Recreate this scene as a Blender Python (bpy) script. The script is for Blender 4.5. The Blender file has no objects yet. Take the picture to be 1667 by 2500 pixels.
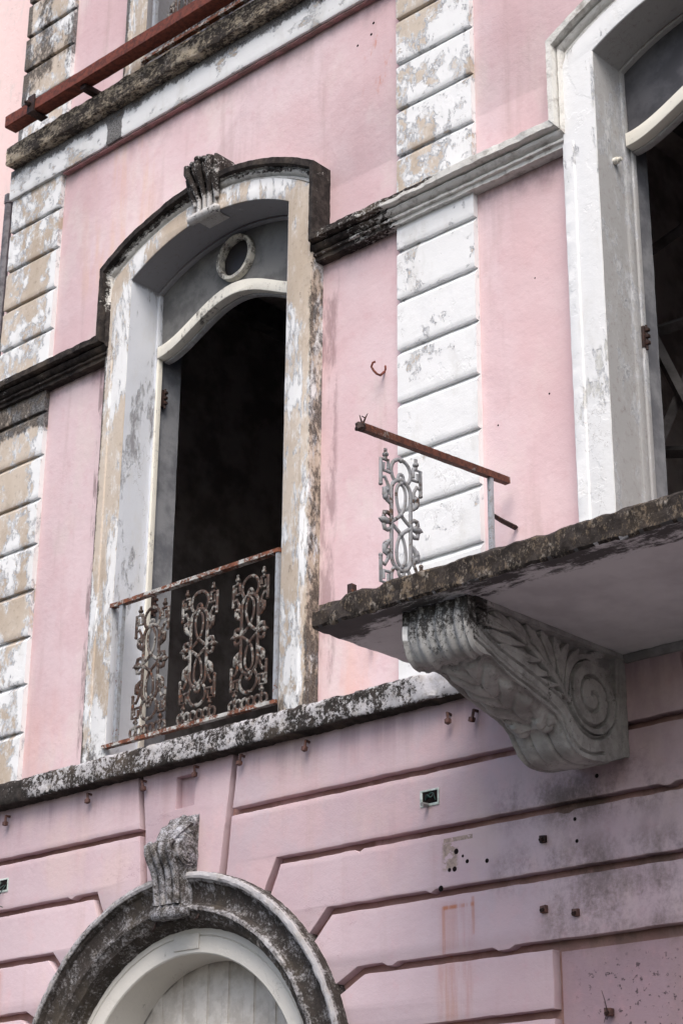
import bpy, bmesh, math, random
import numpy as np
from mathutils import Matrix, Vector, noise
from mathutils.geometry import tessellate_polygon
random.seed(7)
S = bpy.context.scene
COL = S.collection
R = math.radians

# ------------------------------------------------------------------ camera
cd = bpy.data.cameras.new("camera")
cam = bpy.data.objects.new("camera", cd); COL.objects.link(cam); S.camera = cam
cam.matrix_world = Matrix(((0.73420826, 0.25304559, 0.63000489, 6.54199),
                           (0.67888033, -0.28419663, -0.6770183, -7.5),
                           (0.00772877, 0.92477035, -0.38044719, 1.6),
                           (0, 0, 0, 1)))
cd.sensor_fit = 'HORIZONTAL'; cd.sensor_width = 36; cd.lens = 36 * 4607.17 / 1667
cd.clip_start = .1; cd.clip_end = 3000

# ------------------------------------------------------------------ sky, sun, exposure
SUN_EL, SUN_AZ = 52, 38            # degrees: elevation, and turn of the sun towards +x from the street side
w = bpy.data.worlds.new("World"); S.world = w; w.use_nodes = True
sk = w.node_tree.nodes.new('ShaderNodeTexSky'); sk.sky_type = 'NISHITA'; sk.sun_disc = False
sk.sun_elevation = R(SUN_EL); sk.sun_rotation = R(180 - SUN_AZ)
sk.air_density = 1.0; sk.dust_density = 4.0; sk.ozone_density = 1.0
bg = w.node_tree.nodes['Background']; bg.inputs[1].default_value = .12
w.node_tree.links.new(sk.outputs[0], bg.inputs[0])
sl = bpy.data.lights.new("sun", 'SUN'); sl.energy = 1.0; sl.angle = R(40); sl.color = (1, .965, .93)
so = bpy.data.objects.new("sun", sl); COL.objects.link(so)
d = Vector((math.sin(R(SUN_AZ)) * math.cos(R(SUN_EL)), -math.cos(R(SUN_AZ)) * math.cos(R(SUN_EL)), math.sin(R(SUN_EL))))
so.rotation_euler = d.to_track_quat('Z', 'Y').to_euler()
S.view_settings.view_transform = 'Standard'; S.view_settings.look = 'None'
S.view_settings.exposure = 1.05; S.view_settings.gamma = 1
S.cycles.max_bounces = 6

# ------------------------------------------------------------------ materials
def lin(c):
    return tuple(((v / 255) / 12.92 if v / 255 <= .04045 else ((v / 255 + .055) / 1.055) ** 2.4) for v in c) + (1,)

class Mat:
    def __init__(s, name, rough=.9, spec=.25):
        s.m = bpy.data.materials.new(name); s.m.use_nodes = True
        s.nt = s.m.node_tree; s.b = s.nt.nodes['Principled BSDF']
        s.b.inputs['Roughness'].default_value = rough
        s.b.inputs['Specular IOR Level'].default_value = spec
        s.pos = s.n('ShaderNodeNewGeometry').outputs['Position']
        sp = s.n('ShaderNodeSeparateXYZ'); s.l(s.pos, sp.inputs[0])
        s.x, s.y, s.z = sp.outputs
        s.nrm = None
    def n(s, t): return s.nt.nodes.new(t)
    def l(s, a, b): s.nt.links.new(a, b)
    def put(s, v, sock):
        if isinstance(v, bpy.types.NodeSocket): s.l(v, sock)
        else: sock.default_value = v
    def noise(s, scale, det=5, rough=.55, st=(1, 1, 1), off=(0, 0, 0), dist=0):
        mp = s.n('ShaderNodeMapping'); s.l(s.pos, mp.inputs[0])
        mp.inputs['Scale'].default_value = st; mp.inputs['Location'].default_value = off
        n = s.n('ShaderNodeTexNoise'); s.l(mp.outputs[0], n.inputs['Vector'])
        n.inputs['Scale'].default_value = scale; n.inputs['Detail'].default_value = det
        n.inputs['Roughness'].default_value = rough; n.inputs['Distortion'].default_value = dist
        return n.outputs['Fac']
    def vor(s, scale, st=(1, 1, 1), feat='F1'):
        mp = s.n('ShaderNodeMapping'); s.l(s.pos, mp.inputs[0]); mp.inputs['Scale'].default_value = st
        n = s.n('ShaderNodeTexVoronoi'); n.feature = feat; s.l(mp.outputs[0], n.inputs['Vector'])
        n.inputs['Scale'].default_value = scale
        return n.outputs['Distance']
    def mr(s, v, a, b, c=0., d=1., smooth=True):
        n = s.n('ShaderNodeMapRange'); n.clamp = True
        if smooth: n.interpolation_type = 'SMOOTHSTEP'
        s.put(v, n.inputs[0])
        for i, q in enumerate((a, b, c, d)): s.put(q, n.inputs[i + 1])
        return n.outputs[0]
    def ma(s, op, a, b=0.):
        n = s.n('ShaderNodeMath'); n.operation = op; s.put(a, n.inputs[0]); s.put(b, n.inputs[1]); return n.outputs[0]
    def mul(s, *v):
        r = v[0]
        for q in v[1:]: r = s.ma('MULTIPLY', r, q)
        return r
    def add(s, *v):
        r = v[0]
        for q in v[1:]: r = s.ma('ADD', r, q)
        return r
    def box(s, x0, x1, z0, z1, soft=.03):
        "1 inside a rectangle of the wall, fading over soft"
        return s.mul(s.mr(s.x, x0 - soft, x0), s.mr(s.x, x1, x1 + soft, 1., 0.), s.mr(s.z, z0 - soft, z0), s.mr(s.z, z1, z1 + soft, 1., 0.))
    def mix(s, f, a, b):
        n = s.n('ShaderNodeMix'); n.data_type = 'RGBA'; s.put(f, n.inputs[0]); s.put(a, n.inputs[6]); s.put(b, n.inputs[7])
        return n.outputs[2]
    def bump(s, h, dist=.004, st=1.):
        n = s.n('ShaderNodeBump'); n.inputs['Distance'].default_value = dist; n.inputs['Strength'].default_value = st
        s.l(h, n.inputs['Height'])
        if s.nrm: s.l(s.nrm, n.inputs['Normal'])
        s.nrm = n.outputs[0]
    def col(s, c):
        s.put(c, s.b.inputs['Base Color'])
        if s.nrm: s.l(s.nrm, s.b.inputs['Normal'])
        return s.m

WHITE = lin((224, 225, 225)); GREYW = lin((182, 184, 187)); BEIGE = lin((195, 183, 169)); BEIGE2 = lin((177, 163, 147))
BLACK = lin((38, 34, 33)); BLACK2 = lin((66, 60, 57))

def peel(name, cover=.5, mould=.0, grey=.5, white=WHITE, beige=BEIGE, beige2=BEIGE2, bw=.40, bias=None, mbias=None, st=(1, 1, .6), sc=3.2, drip=0., off=(0, 0, 0), band=.03, lightx=False):
    """white paint flaking off grey undercoat and beige plaster, with black mould"""
    m = Mat(name, .85, .25)
    a = m.noise(sc, 10, .68, st, off, .4); b = m.noise(sc * 4.6, 9, .72, st, off, .3)
    f = m.add(m.mul(a, 1 - bw), m.mul(b, bw), (cover - .5) * .5)
    if bias: f = m.add(f, bias(m))
    paint = m.mr(f, .486, .512)
    # thin scraped wash of paint left on the plaster
    wash = m.mul(m.mr(f, .41, .50), m.mr(m.noise(24, 9, .75, (1, 1, .5)), .43, .60), .8)
    gz = m.mul(m.mr(f, .497 - band, .5 - band * .93), m.mr(m.noise(5.5, 6, .6, (1, 1, .8), (3, 1, 2)), .5 - grey * .2, .53 - grey * .2))
    tone = m.noise(1.7, 5, .6, (1, 1, .5))
    fine = m.noise(60, 6, .7)
    if beige2 is None: beige2 = beige
    bg_ = m.mix(m.mr(tone, .38, .62), beige, beige2)
    if lightx: bg_ = m.mix(m.mr(m.x, 0., 1.), bg_, lin((192, 192, 187)))
    bg_ = m.mix(m.mr(m.noise(28, 6, .7), .52, .7, 0, .35), bg_, lin((120, 108, 98)))
    gr = m.mix(m.mr(fine, .4, .65), GREYW, lin((150, 153, 160)))
    wh = m.mix(m.mr(m.noise(7, 7, .65, (1, 1, .4)), .5, .74, 0, .45), white, lin((196, 194, 188)))
    c = m.mix(gz, bg_, gr); c = m.mix(wash, c, wh); c = m.mix(paint, c, wh)
    h = m.add(m.mul(paint, .7), m.mul(gz, .3))
    m.bump(h, .0035, .9)
    m.bump(m.add(m.mul(m.noise(90, 5, .7), .4), m.noise(14, 5, .6)), .005, .55)
    if mould > 0 or mbias:
        k = m.add(m.mul(m.noise(4.5, 9, .68, (1, 1, .45), (5, 5, 5)), .6), m.mul(m.noise(38, 8, .75, (1, 1, .6)), .4), (mould - .5) * .5)
        if mbias: k = m.add(k, mbias(m))
        mk = m.mr(k, .47, .56)
        c = m.mix(m.mul(mk, m.mr(m.noise(110, 4, .7), .3, .62, 1., .72)), c, m.mix(m.noise(20, 6, .7), BLACK, BLACK2))
        m.bump(m.mul(mk, fine), .004, .7)
    # thin cracks and pin holes
    cr = m.mr(m.ma('ABSOLUTE', m.ma('SUBTRACT', m.noise(2.6, 8, .62, (1, 1, .6), (7, 1, 3)), .5)), 0, .0022, 1., 0.)
    c = m.mix(m.mul(cr, m.mr(m.noise(1.9, 3), .54, .58), .7), c, lin((110, 100, 92)))
    sp = m.mul(m.mr(m.vor(48), .0, .11, 1., 0.), m.mr(m.noise(6, 3), .55, .65))
    c = m.mix(m.mul(sp, .7), c, lin((92, 84, 78)))
    if drip:
        dn = m.noise(9, 6, .6, (1, 1, .12), (2, 0, 7))
        c = m.mix(m.mr(dn, .56 - drip * .1, .72, 0, .7), c, lin((96, 88, 80)))
    return m.col(c)

def pink(name, lower=False, tones=None):
    m = Mat(name, .82, .25)
    p1 = lin((216, 194, 197)); p2 = lin((209, 180, 183)); p3 = lin((216, 199, 197))
    if lower: p1 = lin((194, 175, 180)); p2 = lin((187, 164, 170)); p3 = lin((197, 176, 174))
    if tones: p1, p2, p3 = [lin(t) for t in tones]
    n1 = m.noise(.9, 6, .6); n2 = m.noise(2.6, 7, .62, (1, 1, .55), (4, 4, 4)); n3 = m.noise(13, 6, .65)
    c = m.mix(m.mr(n1, .38, .64), p1, p2); c = m.mix(m.mr(n2, .5, .68, 0, .7), c, p3)
    c = m.mix(m.mr(n3, .5, .8, 0, .3), c, lin((196, 150, 156)))
    c = m.mix(m.mr(m.x, .6, .9, 0, .0 if lower else .35), c, lin((207, 174, 174)))
    c = m.mix(m.mr(m.noise(1.4, 9, .66, (1, 1, .7), (6, 6, 1)), .54, .62, 0, .4), c, lin((203, 172, 175)))
    stk = m.noise(6, 7, .62, (1, 1, .1), (1, 2, 3))
    c = m.mix(m.mr(stk, .52, .74, 0, .36), c, lin((170, 144, 140)))
    # soot specks and small pits
    sp = m.mul(m.mr(m.vor(33), .0, .1, 1., 0.), m.mr(m.noise(3, 4), .54, .66))
    c = m.mix(m.mul(sp, .65), c, lin((104, 80, 82)))
    if not lower:
        # damp and soot beneath the string course and beneath the upper ledge; dust on the bottom of the bays
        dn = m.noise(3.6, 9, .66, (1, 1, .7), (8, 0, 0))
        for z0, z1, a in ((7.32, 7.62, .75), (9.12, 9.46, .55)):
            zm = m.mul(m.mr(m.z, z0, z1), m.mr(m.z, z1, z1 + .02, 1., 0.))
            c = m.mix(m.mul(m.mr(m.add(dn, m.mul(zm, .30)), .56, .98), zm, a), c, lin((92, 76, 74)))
        c = m.mix(m.mul(m.mr(m.noise(3, 6, .6, (1, 1, .3)), .45, .7), m.mr(m.z, 5.5, 4.7), .5), c, lin((222, 170, 152)))
        rn = m.noise(16, 8, .7, (1, 1, .35), (0, 0, 4))
        c = m.mix(m.mul(m.box(-.32, -.12, 8.75, 9.15, .08), m.mr(rn, .55, .66), .5), c, lin((196, 120, 86)))
        c = m.mix(m.mul(m.box(-3.0, -2.55, 8.4, 9.4, .25), m.mr(stk, .45, .6), .35), c, lin((216, 176, 138)))
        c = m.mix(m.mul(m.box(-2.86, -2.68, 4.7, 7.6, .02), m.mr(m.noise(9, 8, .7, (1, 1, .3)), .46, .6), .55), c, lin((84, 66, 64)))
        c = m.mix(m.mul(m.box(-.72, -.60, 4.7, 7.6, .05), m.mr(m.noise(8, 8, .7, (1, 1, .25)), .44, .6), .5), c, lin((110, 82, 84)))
    else:
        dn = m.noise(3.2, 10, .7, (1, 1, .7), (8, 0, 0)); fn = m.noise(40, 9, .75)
        # brown staining, plus balcony shade painted in as broad darkening to the right
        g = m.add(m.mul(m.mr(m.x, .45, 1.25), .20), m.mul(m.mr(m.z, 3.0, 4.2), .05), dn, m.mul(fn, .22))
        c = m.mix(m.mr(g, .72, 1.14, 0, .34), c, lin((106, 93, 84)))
        # band of black crust right of the bolt plates
        for (x0, x1, z0, z1, a) in ((.7, 3, 3.50, 3.56, .6), (.7, 1.5, 3.84, 3.93, .6), (1.0, 3, 3.20, 3.34, .65), (1.2, 3, 3.28, 3.46, .35), (1.1, 3, 3.80, 3.84, .6), (.8, 1.15, 3.52, 3.84, .22)):
            c = m.mix(m.mul(m.box(x0, x1, z0, z1, .14), m.mr(m.add(dn, m.mul(fn, .4)), .58, .90), a), c, lin((86, 76, 68)))
        # mould speckles in the sunk panel
        pv = m.mul(m.mr(m.noise(34, 5, .6), .60, .66), m.mr(m.x, 1.0, 1.25), m.mr(m.z, 3.12, 3.0))
        c = m.mix(m.mul(pv, .8), c, lin((58, 48, 50)))
        # rust runs from the lost sign bracket, and at the far left
        st2 = m.noise(13, 7, .65, (1, 1, .06))
        for (x0, x1, z0, z1, a) in ((.31, .48, 3.22, 3.40, .26), (.298, .304, 3.17, 3.41, .5), (.492, .498, 3.26, 3.44, .5), (.305, .495, 3.404, 3.411, .8), (.28, .47, 2.87, 3.11, .34), (-3.55, -3.38, 3.2, 3.42, .35)):
            c = m.mix(m.mul(m.box(x0, x1, z0, z1, .012 if x1 - x0 < .03 or z1 - z0 < .02 else .06), m.mr(st2, .38, .6), a), c, lin((168, 104, 68)))
        # chipped rendering where a plate was torn off
        ch = m.mul(m.box(.315, .385, 3.615, 3.73, .03), m.mr(m.noise(17, 8, .7), .46, .49))
        ch = m.ma('MAXIMUM', ch, m.mul(m.box(.31, .50, 3.745, 3.765, .003), m.mr(m.noise(24, 6, .6), .4, .43)))
        c = m.mix(m.mul(ch, .85), c, m.mix(m.mr(fn, .4, .6), lin((164, 146, 132)), lin((128, 114, 102))))
        m.bump(ch, .004, -1)
        # streaky darker wash towards the top under the sill
        c = m.mix(m.mul(m.mr(m.z, 4.2, 4.5), m.mr(stk, .42, .6), .35), c, lin((120, 102, 108)))
        cr = m.mr(m.ma('ABSOLUTE', m.ma('SUBTRACT', m.noise(1.8, 9, .62, (1, 1, 2.2)), .5)), 0, .0022, 1., 0.)
        c = m.mix(m.mul(cr, m.mr(m.noise(1.3, 3, .5, (1, 1, 1), (2, 2, 9)), .54, .58), .7), c, lin((128, 98, 102)))
        m.bump(m.mul(m.mr(m.x, .5, 1.3), m.noise(26, 9, .75)), .009, .5)
    m.bump(m.noise(4, 5, .55), .014, .5)
    m.bump(m.noise(34, 6, .62), .0040, .5)
    m.bump(m.noise(150, 4, .6), .0016, .7)
    return m.col(c)

def mould(name, white=.25, base=BLACK, other=WHITE, st=(1, 1, 1), bias=None, third=None, q=1., soft=.03):
    "black weathered plaster with flecks of old paint"
    m = Mat(name, .88, .2)
    k = m.add(m.mul(m.noise(7 * q, 10, .72, st), .5), m.mul(m.noise(46 * q, 8, .78, st, (4, 4, 4)), .5), (white - .5) * .4)
    if bias: k = m.add(k, bias(m))
    f = m.mr(k, .53 - soft, .53 + soft)
    dark = m.mix(m.mr(m.noise(18, 7, .7), .4, .65), base, BLACK2)
    dark = m.mix(m.mr(m.noise(3, 5, .6, (1, 1, .6), (9, 2, 1)), .5, .7, 0, .6), dark, third or lin((104, 93, 82)))
    lt = m.mix(m.mr(m.noise(12, 7, .7), .46, .72), other, lin((160, 154, 148)))
    c = m.mix(f, dark, lt)
    m.bump(m.add(m.mul(f, .4), m.noise(55, 9, .75)), .008, .8)
    m.bump(m.noise(9, 6, .6), .012, .5)
    return m.col(c)

def rusty(name, paint=.4, col=lin((168, 170, 172)), rust=lin((112, 58, 36))):
    m = Mat(name, .7, .4)
    k = m.add(m.mul(m.noise(9, 9, .7), .6), m.mul(m.noise(60, 7, .7), .4), (paint - .5) * .5)
    f = m.mr(k, .5, .54)
    r = m.mix(m.mr(m.noise(24, 8, .7), .4, .62), rust, tuple(q * .45 for q in rust[:3]) + (1,))
    r = m.mix(m.mr(m.noise(50, 6, .7, (1, 1, 1), (3, 3, 3)), .56, .7, 0, .6), r, lin((152, 90, 54)))
    pt = m.mix(m.mr(m.noise(30, 6, .7), .45, .66, 0, .7), col, lin((116, 112, 106)))
    c = m.mix(f, r, pt)
    m.bump(m.add(m.mul(f, .5), m.noise(80, 7, .7)), .003, .8)
    return m.col(c)

def plain(name, c1, c2, sc=6, rough=.85, bump=.004, spec=.3):
    m = Mat(name, rough, spec)
    c = m.mix(m.mr(m.noise(sc, 8, .65), .38, .62), lin(c1), lin(c2))
    m.bump(m.noise(sc * 7, 7, .65), bump, .6)
    return m.col(c)

topmould = lambda z0, z1, a: (lambda m: m.mul(m.mr(m.z, z0, z1), a))
def pil_bias(m):       # storey above the string course is bare, the lower storey of the right pilaster still painted
    up = m.mr(m.z, 7.70, 7.78); left = m.mr(m.x, -2., -1., 1., 0.)
    patch = m.mul(m.box(-.1, .22, 7.10, 7.40, .14), -.055)
    lw = m.mr(m.z, 5.2, 6.6)          # left pilaster: more paint lower down
    lo = m.add(.085, patch, m.mul(left, m.add(-.115, m.mul(lw, -.03))))
    hi = m.add(m.mul(m.mr(m.x, .1, .5), .055), m.mul(m.mr(m.x, .0, -.05), .02), m.mul(left, -.045), -.02)
    lo = m.add(lo, m.mul(left, m.mr(m.x, -3.52, -3.47), .07)); hi = m.add(hi, m.mul(left, m.mr(m.x, -3.52, -3.47), .07))
    return m.add(m.mul(up, hi), m.mul(m.ma('SUBTRACT', 1., up), lo))
def pil_mould(m):
    e = m.mul(m.mr(m.x, -3.95, -4.02), m.mr(m.z, 9.9, 10.05), .3)
    t = m.mul(m.mr(m.z, 9.9, 10.6), .17)
    u = m.mul(m.box(-4.2, -3.4, 7.38, 7.62, .1), .24)
    v = m.mul(m.box(-.2, .7, 7.74, 7.80, .06), m.mr(m.x, .5, -.05), .3)
    return m.add(e, t, u, v, -.16)
M = {}
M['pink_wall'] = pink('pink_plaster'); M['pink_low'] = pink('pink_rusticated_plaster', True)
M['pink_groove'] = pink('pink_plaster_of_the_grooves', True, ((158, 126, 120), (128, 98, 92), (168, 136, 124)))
M['pink_panel'] = pink('shade_toned_mouldy_plaster', True, ((172, 148, 154), (158, 134, 140), (172, 148, 148)))  # recess shading painted in as darker tones, besides the mould speckles
M['pilaster'] = peel('pilaster_paint', .5, .5, .6, bias=pil_bias, mbias=pil_mould, st=(1, 1, .75))
def sur_bias(m):
    r = m.mr(m.x, 0., 1.)          # right window still white
    return m.add(m.mul(r, .115), m.mul(m.box(-3, -2.2, 4.6, 5.8, .3), .035), m.mul(m.box(-1.3, -.9, 8.1, 8.5, .1), .035), -.045)
def sur_mould(m):
    r = m.mr(m.x, 0., 1.)
    e = m.mul(m.mr(m.x, -2.665, -2.69), .17); e2 = m.mul(m.mr(m.x, -.735, -.70), m.mr(m.x, .5, .3), .12)
    b = m.mul(m.mr(m.z, 4.95, 4.68), .1)
    up = m.mul(m.mr(m.z, 9.9, 10), m.mr(m.x, -2.64, -2.7), .3)
    return m.add(m.mul(r, -.3), e, e2, b, up, -.11)
M['surround'] = peel('surround_paint', .5, .5, .35, bw=.25, bias=sur_bias, mbias=sur_mould, st=(1, 1, .28), sc=4.4, band=.022, lightx=True)
M['jamb'] = peel('reveal_paint', .62, 0, 1., white=lin((208, 212, 219)), beige=lin((146, 146, 150)), beige2=None, st=(1, 1, .35), sc=3.4, off=(1, 1, 3), bias=lambda m: m.mul(m.mr(m.z, 8.09, 8.16), -.22))  # soffit of the arch turned grey, its weaker light painted in
M['jamb_grey'] = peel('reveal_paint_right', .40, 0, 1., white=lin((186, 188, 190)), beige=lin((164, 164, 164)), beige2=None, st=(1, 1, .5), bias=lambda m: m.mul(m.mr(m.z, 8.09, 8.16), -.22))  # soffit greyed for its shade here too
xblack = lambda a, b, k: (lambda m: m.mul(m.mr(m.x, a, b), k))
M['string'] = mould('string_course_crust', .30, other=lin((214, 213, 208)), st=(.7, 1, 1.3), bias=lambda m: m.add(m.mul(m.mr(m.x, -.9, -.2), .05), m.mul(m.mr(m.x, -.25, .15), m.mr(m.z, 7.75, 7.725), .24), m.mul(m.mr(m.x, .1, .65), .25), m.mul(m.mr(m.x, .0, -.3), m.mr(m.z, 7.9, 8.0), m.mr(m.y, -.045, -.02), .10), m.mul(m.mr(m.x, -.66, -.68), m.mr(m.y, -.020, .010), m.mr(m.y, .05, .04), m.mr(m.z, 7.9, 8.2), .15), m.mul(m.box(-.675, -.60, 7.78, 8.6, .003), -.10)))
M['sill'] = mould('sill_crust', .56, base=lin((44, 41, 38)), other=lin((190, 188, 190)), bias=lambda m: m.add(m.mul(m.mr(m.x, -2.9, -3.4), -.09), m.mul(m.mr(m.z, 4.52, 4.505), -.06), m.mul(m.mr(m.y, -.085, -.06), m.mr(m.z, 4.6, 4.5), -.2), m.mul(m.mr(m.x, .05, .35), .08)))
M['slab'] = mould('balcony_edge_crust', .49, base=lin((40, 35, 32)), other=lin((110, 97, 82)), st=(1.7, 1.7, 1.0), third=lin((64, 56, 48)))
M['ledge_dark'] = mould('ledge_crust', .55, soft=.05, base=lin((64, 58, 54)), other=lin((188, 174, 152)), st=(.6, 1, 1))
M['ledge_white'] = peel('ledge_paint', .55, .5, .8, st=(.7, 1, 1), sc=3, mbias=lambda m: m.add(m.mul(m.mr(m.z, 9.56, 9.70), .30), m.mul(m.box(-2.86, -2.74, 9.3, 9.72, .05), .3), -.17))
M['key_dark'] = mould('keystone_crust', .45, q=1.7, base=lin((44, 40, 38)), other=lin((196, 194, 192)), bias=lambda m: m.mul(m.mr(m.z, 8.52, 8.42), .12))
M['key_low'] = mould('lower_keystone_crust', .55, q=2., soft=.07, third=lin((120, 116, 110)), base=lin((66, 63, 60)), other=lin((178, 178, 184)))
M['arch'] = mould('archivolt_crust', .40, q=1.3, soft=.08, base=lin((54, 50, 47)), other=lin((176, 174, 176)), bias=lambda m: m.add(m.mul(m.mr(m.y, -.070, -.080), .10), m.mul(m.mr(m.y, -.054, -.062), m.mr(m.x, -2.2, -1.4), .07)), third=lin((90, 82, 70)))
M['arch_white'] = peel('arch_paint', .86, .5, .3, white=lin((206, 203, 196)), mbias=lambda m: m.mul(m.mr(m.y, .08, .02), .1, 1.) if False else -.13)
M['stone'] = plain('bracket_cement', (150, 150, 150), (122, 121, 120), 7, .9, .004)
def soffit():
    m = Mat('balcony_soffit', .8, .3)
    c = m.mix(m.mr(m.noise(2, 6, .6), .4, .65), lin((212, 212, 214)), lin((192, 191, 194)))
    fn = m.noise(6, 9, .7, (.5, 1.6, 1)); k = m.add(fn, m.mul(m.noise(50, 7, .75), .25), m.mul(m.mr(m.y, -.95, -1.28), .30), m.mul(m.mr(m.x, 1.2, .7), .16))
    c = m.mix(m.mr(k, .84, .96, 0, .9), c, lin((44, 41, 40)))
    m.bump(m.noise(40, 6, .6), .003, .5)
    return m.col(c)
M['soffit'] = soffit()
def bracket_mat():
    m = Mat('carved_bracket_cement', .88, .25)
    c = m.mix(m.mr(m.noise(6, 8, .66), .38, .64), lin((168, 168, 166)), lin((138, 137, 135)))
    c = m.mix(m.mr(m.noise(30, 8, .7), .55, .72, 0, .5), c, lin((96, 92, 88)))
    front = m.add(m.mr(m.y, -1.0, -1.2), 0.)
    k = m.add(m.mul(m.noise(9, 10, .75, (1, 1, .4)), .5), m.mul(m.noise(60, 8, .8), .5), m.mul(m.mr(m.y, -.95, -1.15), m.mr(m.z, 4.18, 4.46), .13), -.10)
    c = m.mix(m.mr(k, .46, .54, 0, .92), c, lin((40, 37, 35)))
    c = m.mix(m.mul(m.mr(m.x, 1.135, 1.125), m.mr(m.z, 4.36, 4.37), m.mr(m.z, 4.44, 4.43), m.mr(m.y, -1.17, -1.18)), c, lin((225, 226, 226)))
    m.bump(m.noise(60, 7, .7), .004, .8); m.bump(m.noise(12, 6, .6), .012, .5)
    return m.col(c)
M['bracket'] = bracket_mat()
M['iron'] = rusty('rusty_painted_iron', .52, lin((186, 186, 182)), lin((126, 74, 50)))
M['iron_dark'] = rusty('dark_rusty_iron', .49, lin((140, 138, 133)), lin((70, 53, 44)))
M['iron_panel'] = rusty('weathered_grey_casting', .66, lin((136, 138, 142)), lin((84, 66, 54)))
M['iron_grey'] = rusty('grey_painted_iron', .72, lin((148, 152, 158)))
M['rail_rust'] = rusty('rusty_rail', .38, lin((120, 112, 108)), lin((96, 54, 40)))
M['rust'] = rusty('rust', .22, lin((100, 52, 40)), lin((112, 54, 38)))
M['pin'] = rusty('pin_rust', .3, lin((150, 112, 114)), lin((100, 72, 66)))
M['rust_black'] = rusty('blackened_rust', .05, lin((60, 45, 40)), lin((48, 30, 26)))
M['frame'] = peel('window_frame_paint', .7, .5, .4, white=lin((222, 219, 208)), sc=9, st=(1, 1, 1), mbias=lambda m: -.085)
M['frame_dirty'] = peel('oculus_paint', .62, .5, .2, white=lin((206, 202, 190)), sc=11, st=(1, 1, 1), mbias=lambda m: m.add(m.mul(m.mr(m.z, 8.1, 8.3), .07), -.05))
M['glass'] = plain('dirty_grey_glass', (116, 116, 115), (94, 94, 94), 5, .8, .0015, .15)
M['glass_dark'] = plain('dirty_dark_glass', (88, 88, 92), (64, 64, 68), 4, .6, .001, .3)
M['glass_plum'] = plain('plum_glass', (36, 31, 33), (28, 24, 26), 5, .5, .0008, .5)
M['inside'] = plain('sooty_plaster', (158, 152, 150), (120, 114, 112), 3, .95, .004, .1)
M['inside_grey'] = plain('grey_inner_plaster', (140, 142, 146), (104, 106, 112), 3, .9, .004, .2)
M['steel'] = plain('dull_steel', (92, 90, 90), (66, 64, 64), 8, .7, .002, .3)
M['boards'] = plain('painted_boards', (198, 194, 188), (176, 171, 164), 9, .75, .002, .3)
M['hole'] = plain('hole_shade_paint', (34, 26, 26), (24, 20, 20), 20, .95, .002, .1)  # near-black colour standing for the shade inside holes and boxes
M['boxframe'] = plain('pale_box_frame', (200, 210, 206), (160, 172, 166), 30, .7, .001, .3)
M['cable'] = plain('green_cable', (40, 74, 66), (30, 50, 46), 30, .5, .001, .4)
M['pipe'] = plain('grey_pipe', (120, 118, 122), (84, 82, 86), 14, .7, .002, .3)
M['asphalt'] = plain('asphalt', (66, 66, 68), (54, 54, 56), 12, .9, .01, .2)
M['paving'] = plain('paving', (120, 116, 110), (98, 95, 90), 5, .9, .006, .2)
M['neighbour'] = peel('peach_wall', .9, 0, .2, white=lin((236, 208, 204)), beige=lin((226, 190, 182)), sc=1.2)
def shutter():
    m = Mat('weathered_shutter', .9, .2)
    k = m.noise(16, 9, .7, (1, 1, .3))
    c = m.mix(m.mr(k, .44, .56), lin((66, 62, 64)), lin((150, 150, 158)))
    m.bump(k, .004, .8); return m.col(c)
M['shutter'] = shutter()

# ------------------------------------------------------------------ builders
def props(o, label=None, cat=None, group=None, kind=None):
    for k, v in (('label', label), ('category', cat), ('group', group), ('kind', kind)):
        if v: o[k] = v
    return o
def worldloc(o):
    v = Vector((0, 0, 0))
    while o: v += o.location; o = o.parent
    return v
def thing(name, loc, label, cat, group=None):
    o = bpy.data.objects.new(name, None); o.empty_display_size = .1
    COL.objects.link(o); o.location = loc; return props(o, label, cat, group)
def part(name, parent):
    o = bpy.data.objects.new(name, None); COL.objects.link(o); o.parent = parent; return o

def mk(name, verts, faces, mat, parent=None, sharp=38, org=None, weld=False):
    verts = np.asarray(verts, float).reshape(-1, 3)
    if parent is not None: base = np.array(worldloc(parent))
    else: base = np.array(org) if org is not None else verts.mean(0)
    me = bpy.data.meshes.new(name)
    me.from_pydata((verts - base).tolist(), [], [list(f) for f in faces])
    bm = bmesh.new(); bm.from_mesh(me)
    if weld: bmesh.ops.remove_doubles(bm, verts=bm.verts, dist=1e-5)
    bmesh.ops.recalc_face_normals(bm, faces=bm.faces); bm.to_mesh(me); bm.free()
    me.materials.append(mat)
    me.shade_smooth(); me.set_sharp_from_angle(angle=R(sharp))
    o = bpy.data.objects.new(name, me); COL.objects.link(o)
    if parent is not None: o.parent = parent
    else: o.location = base
    return o

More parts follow.
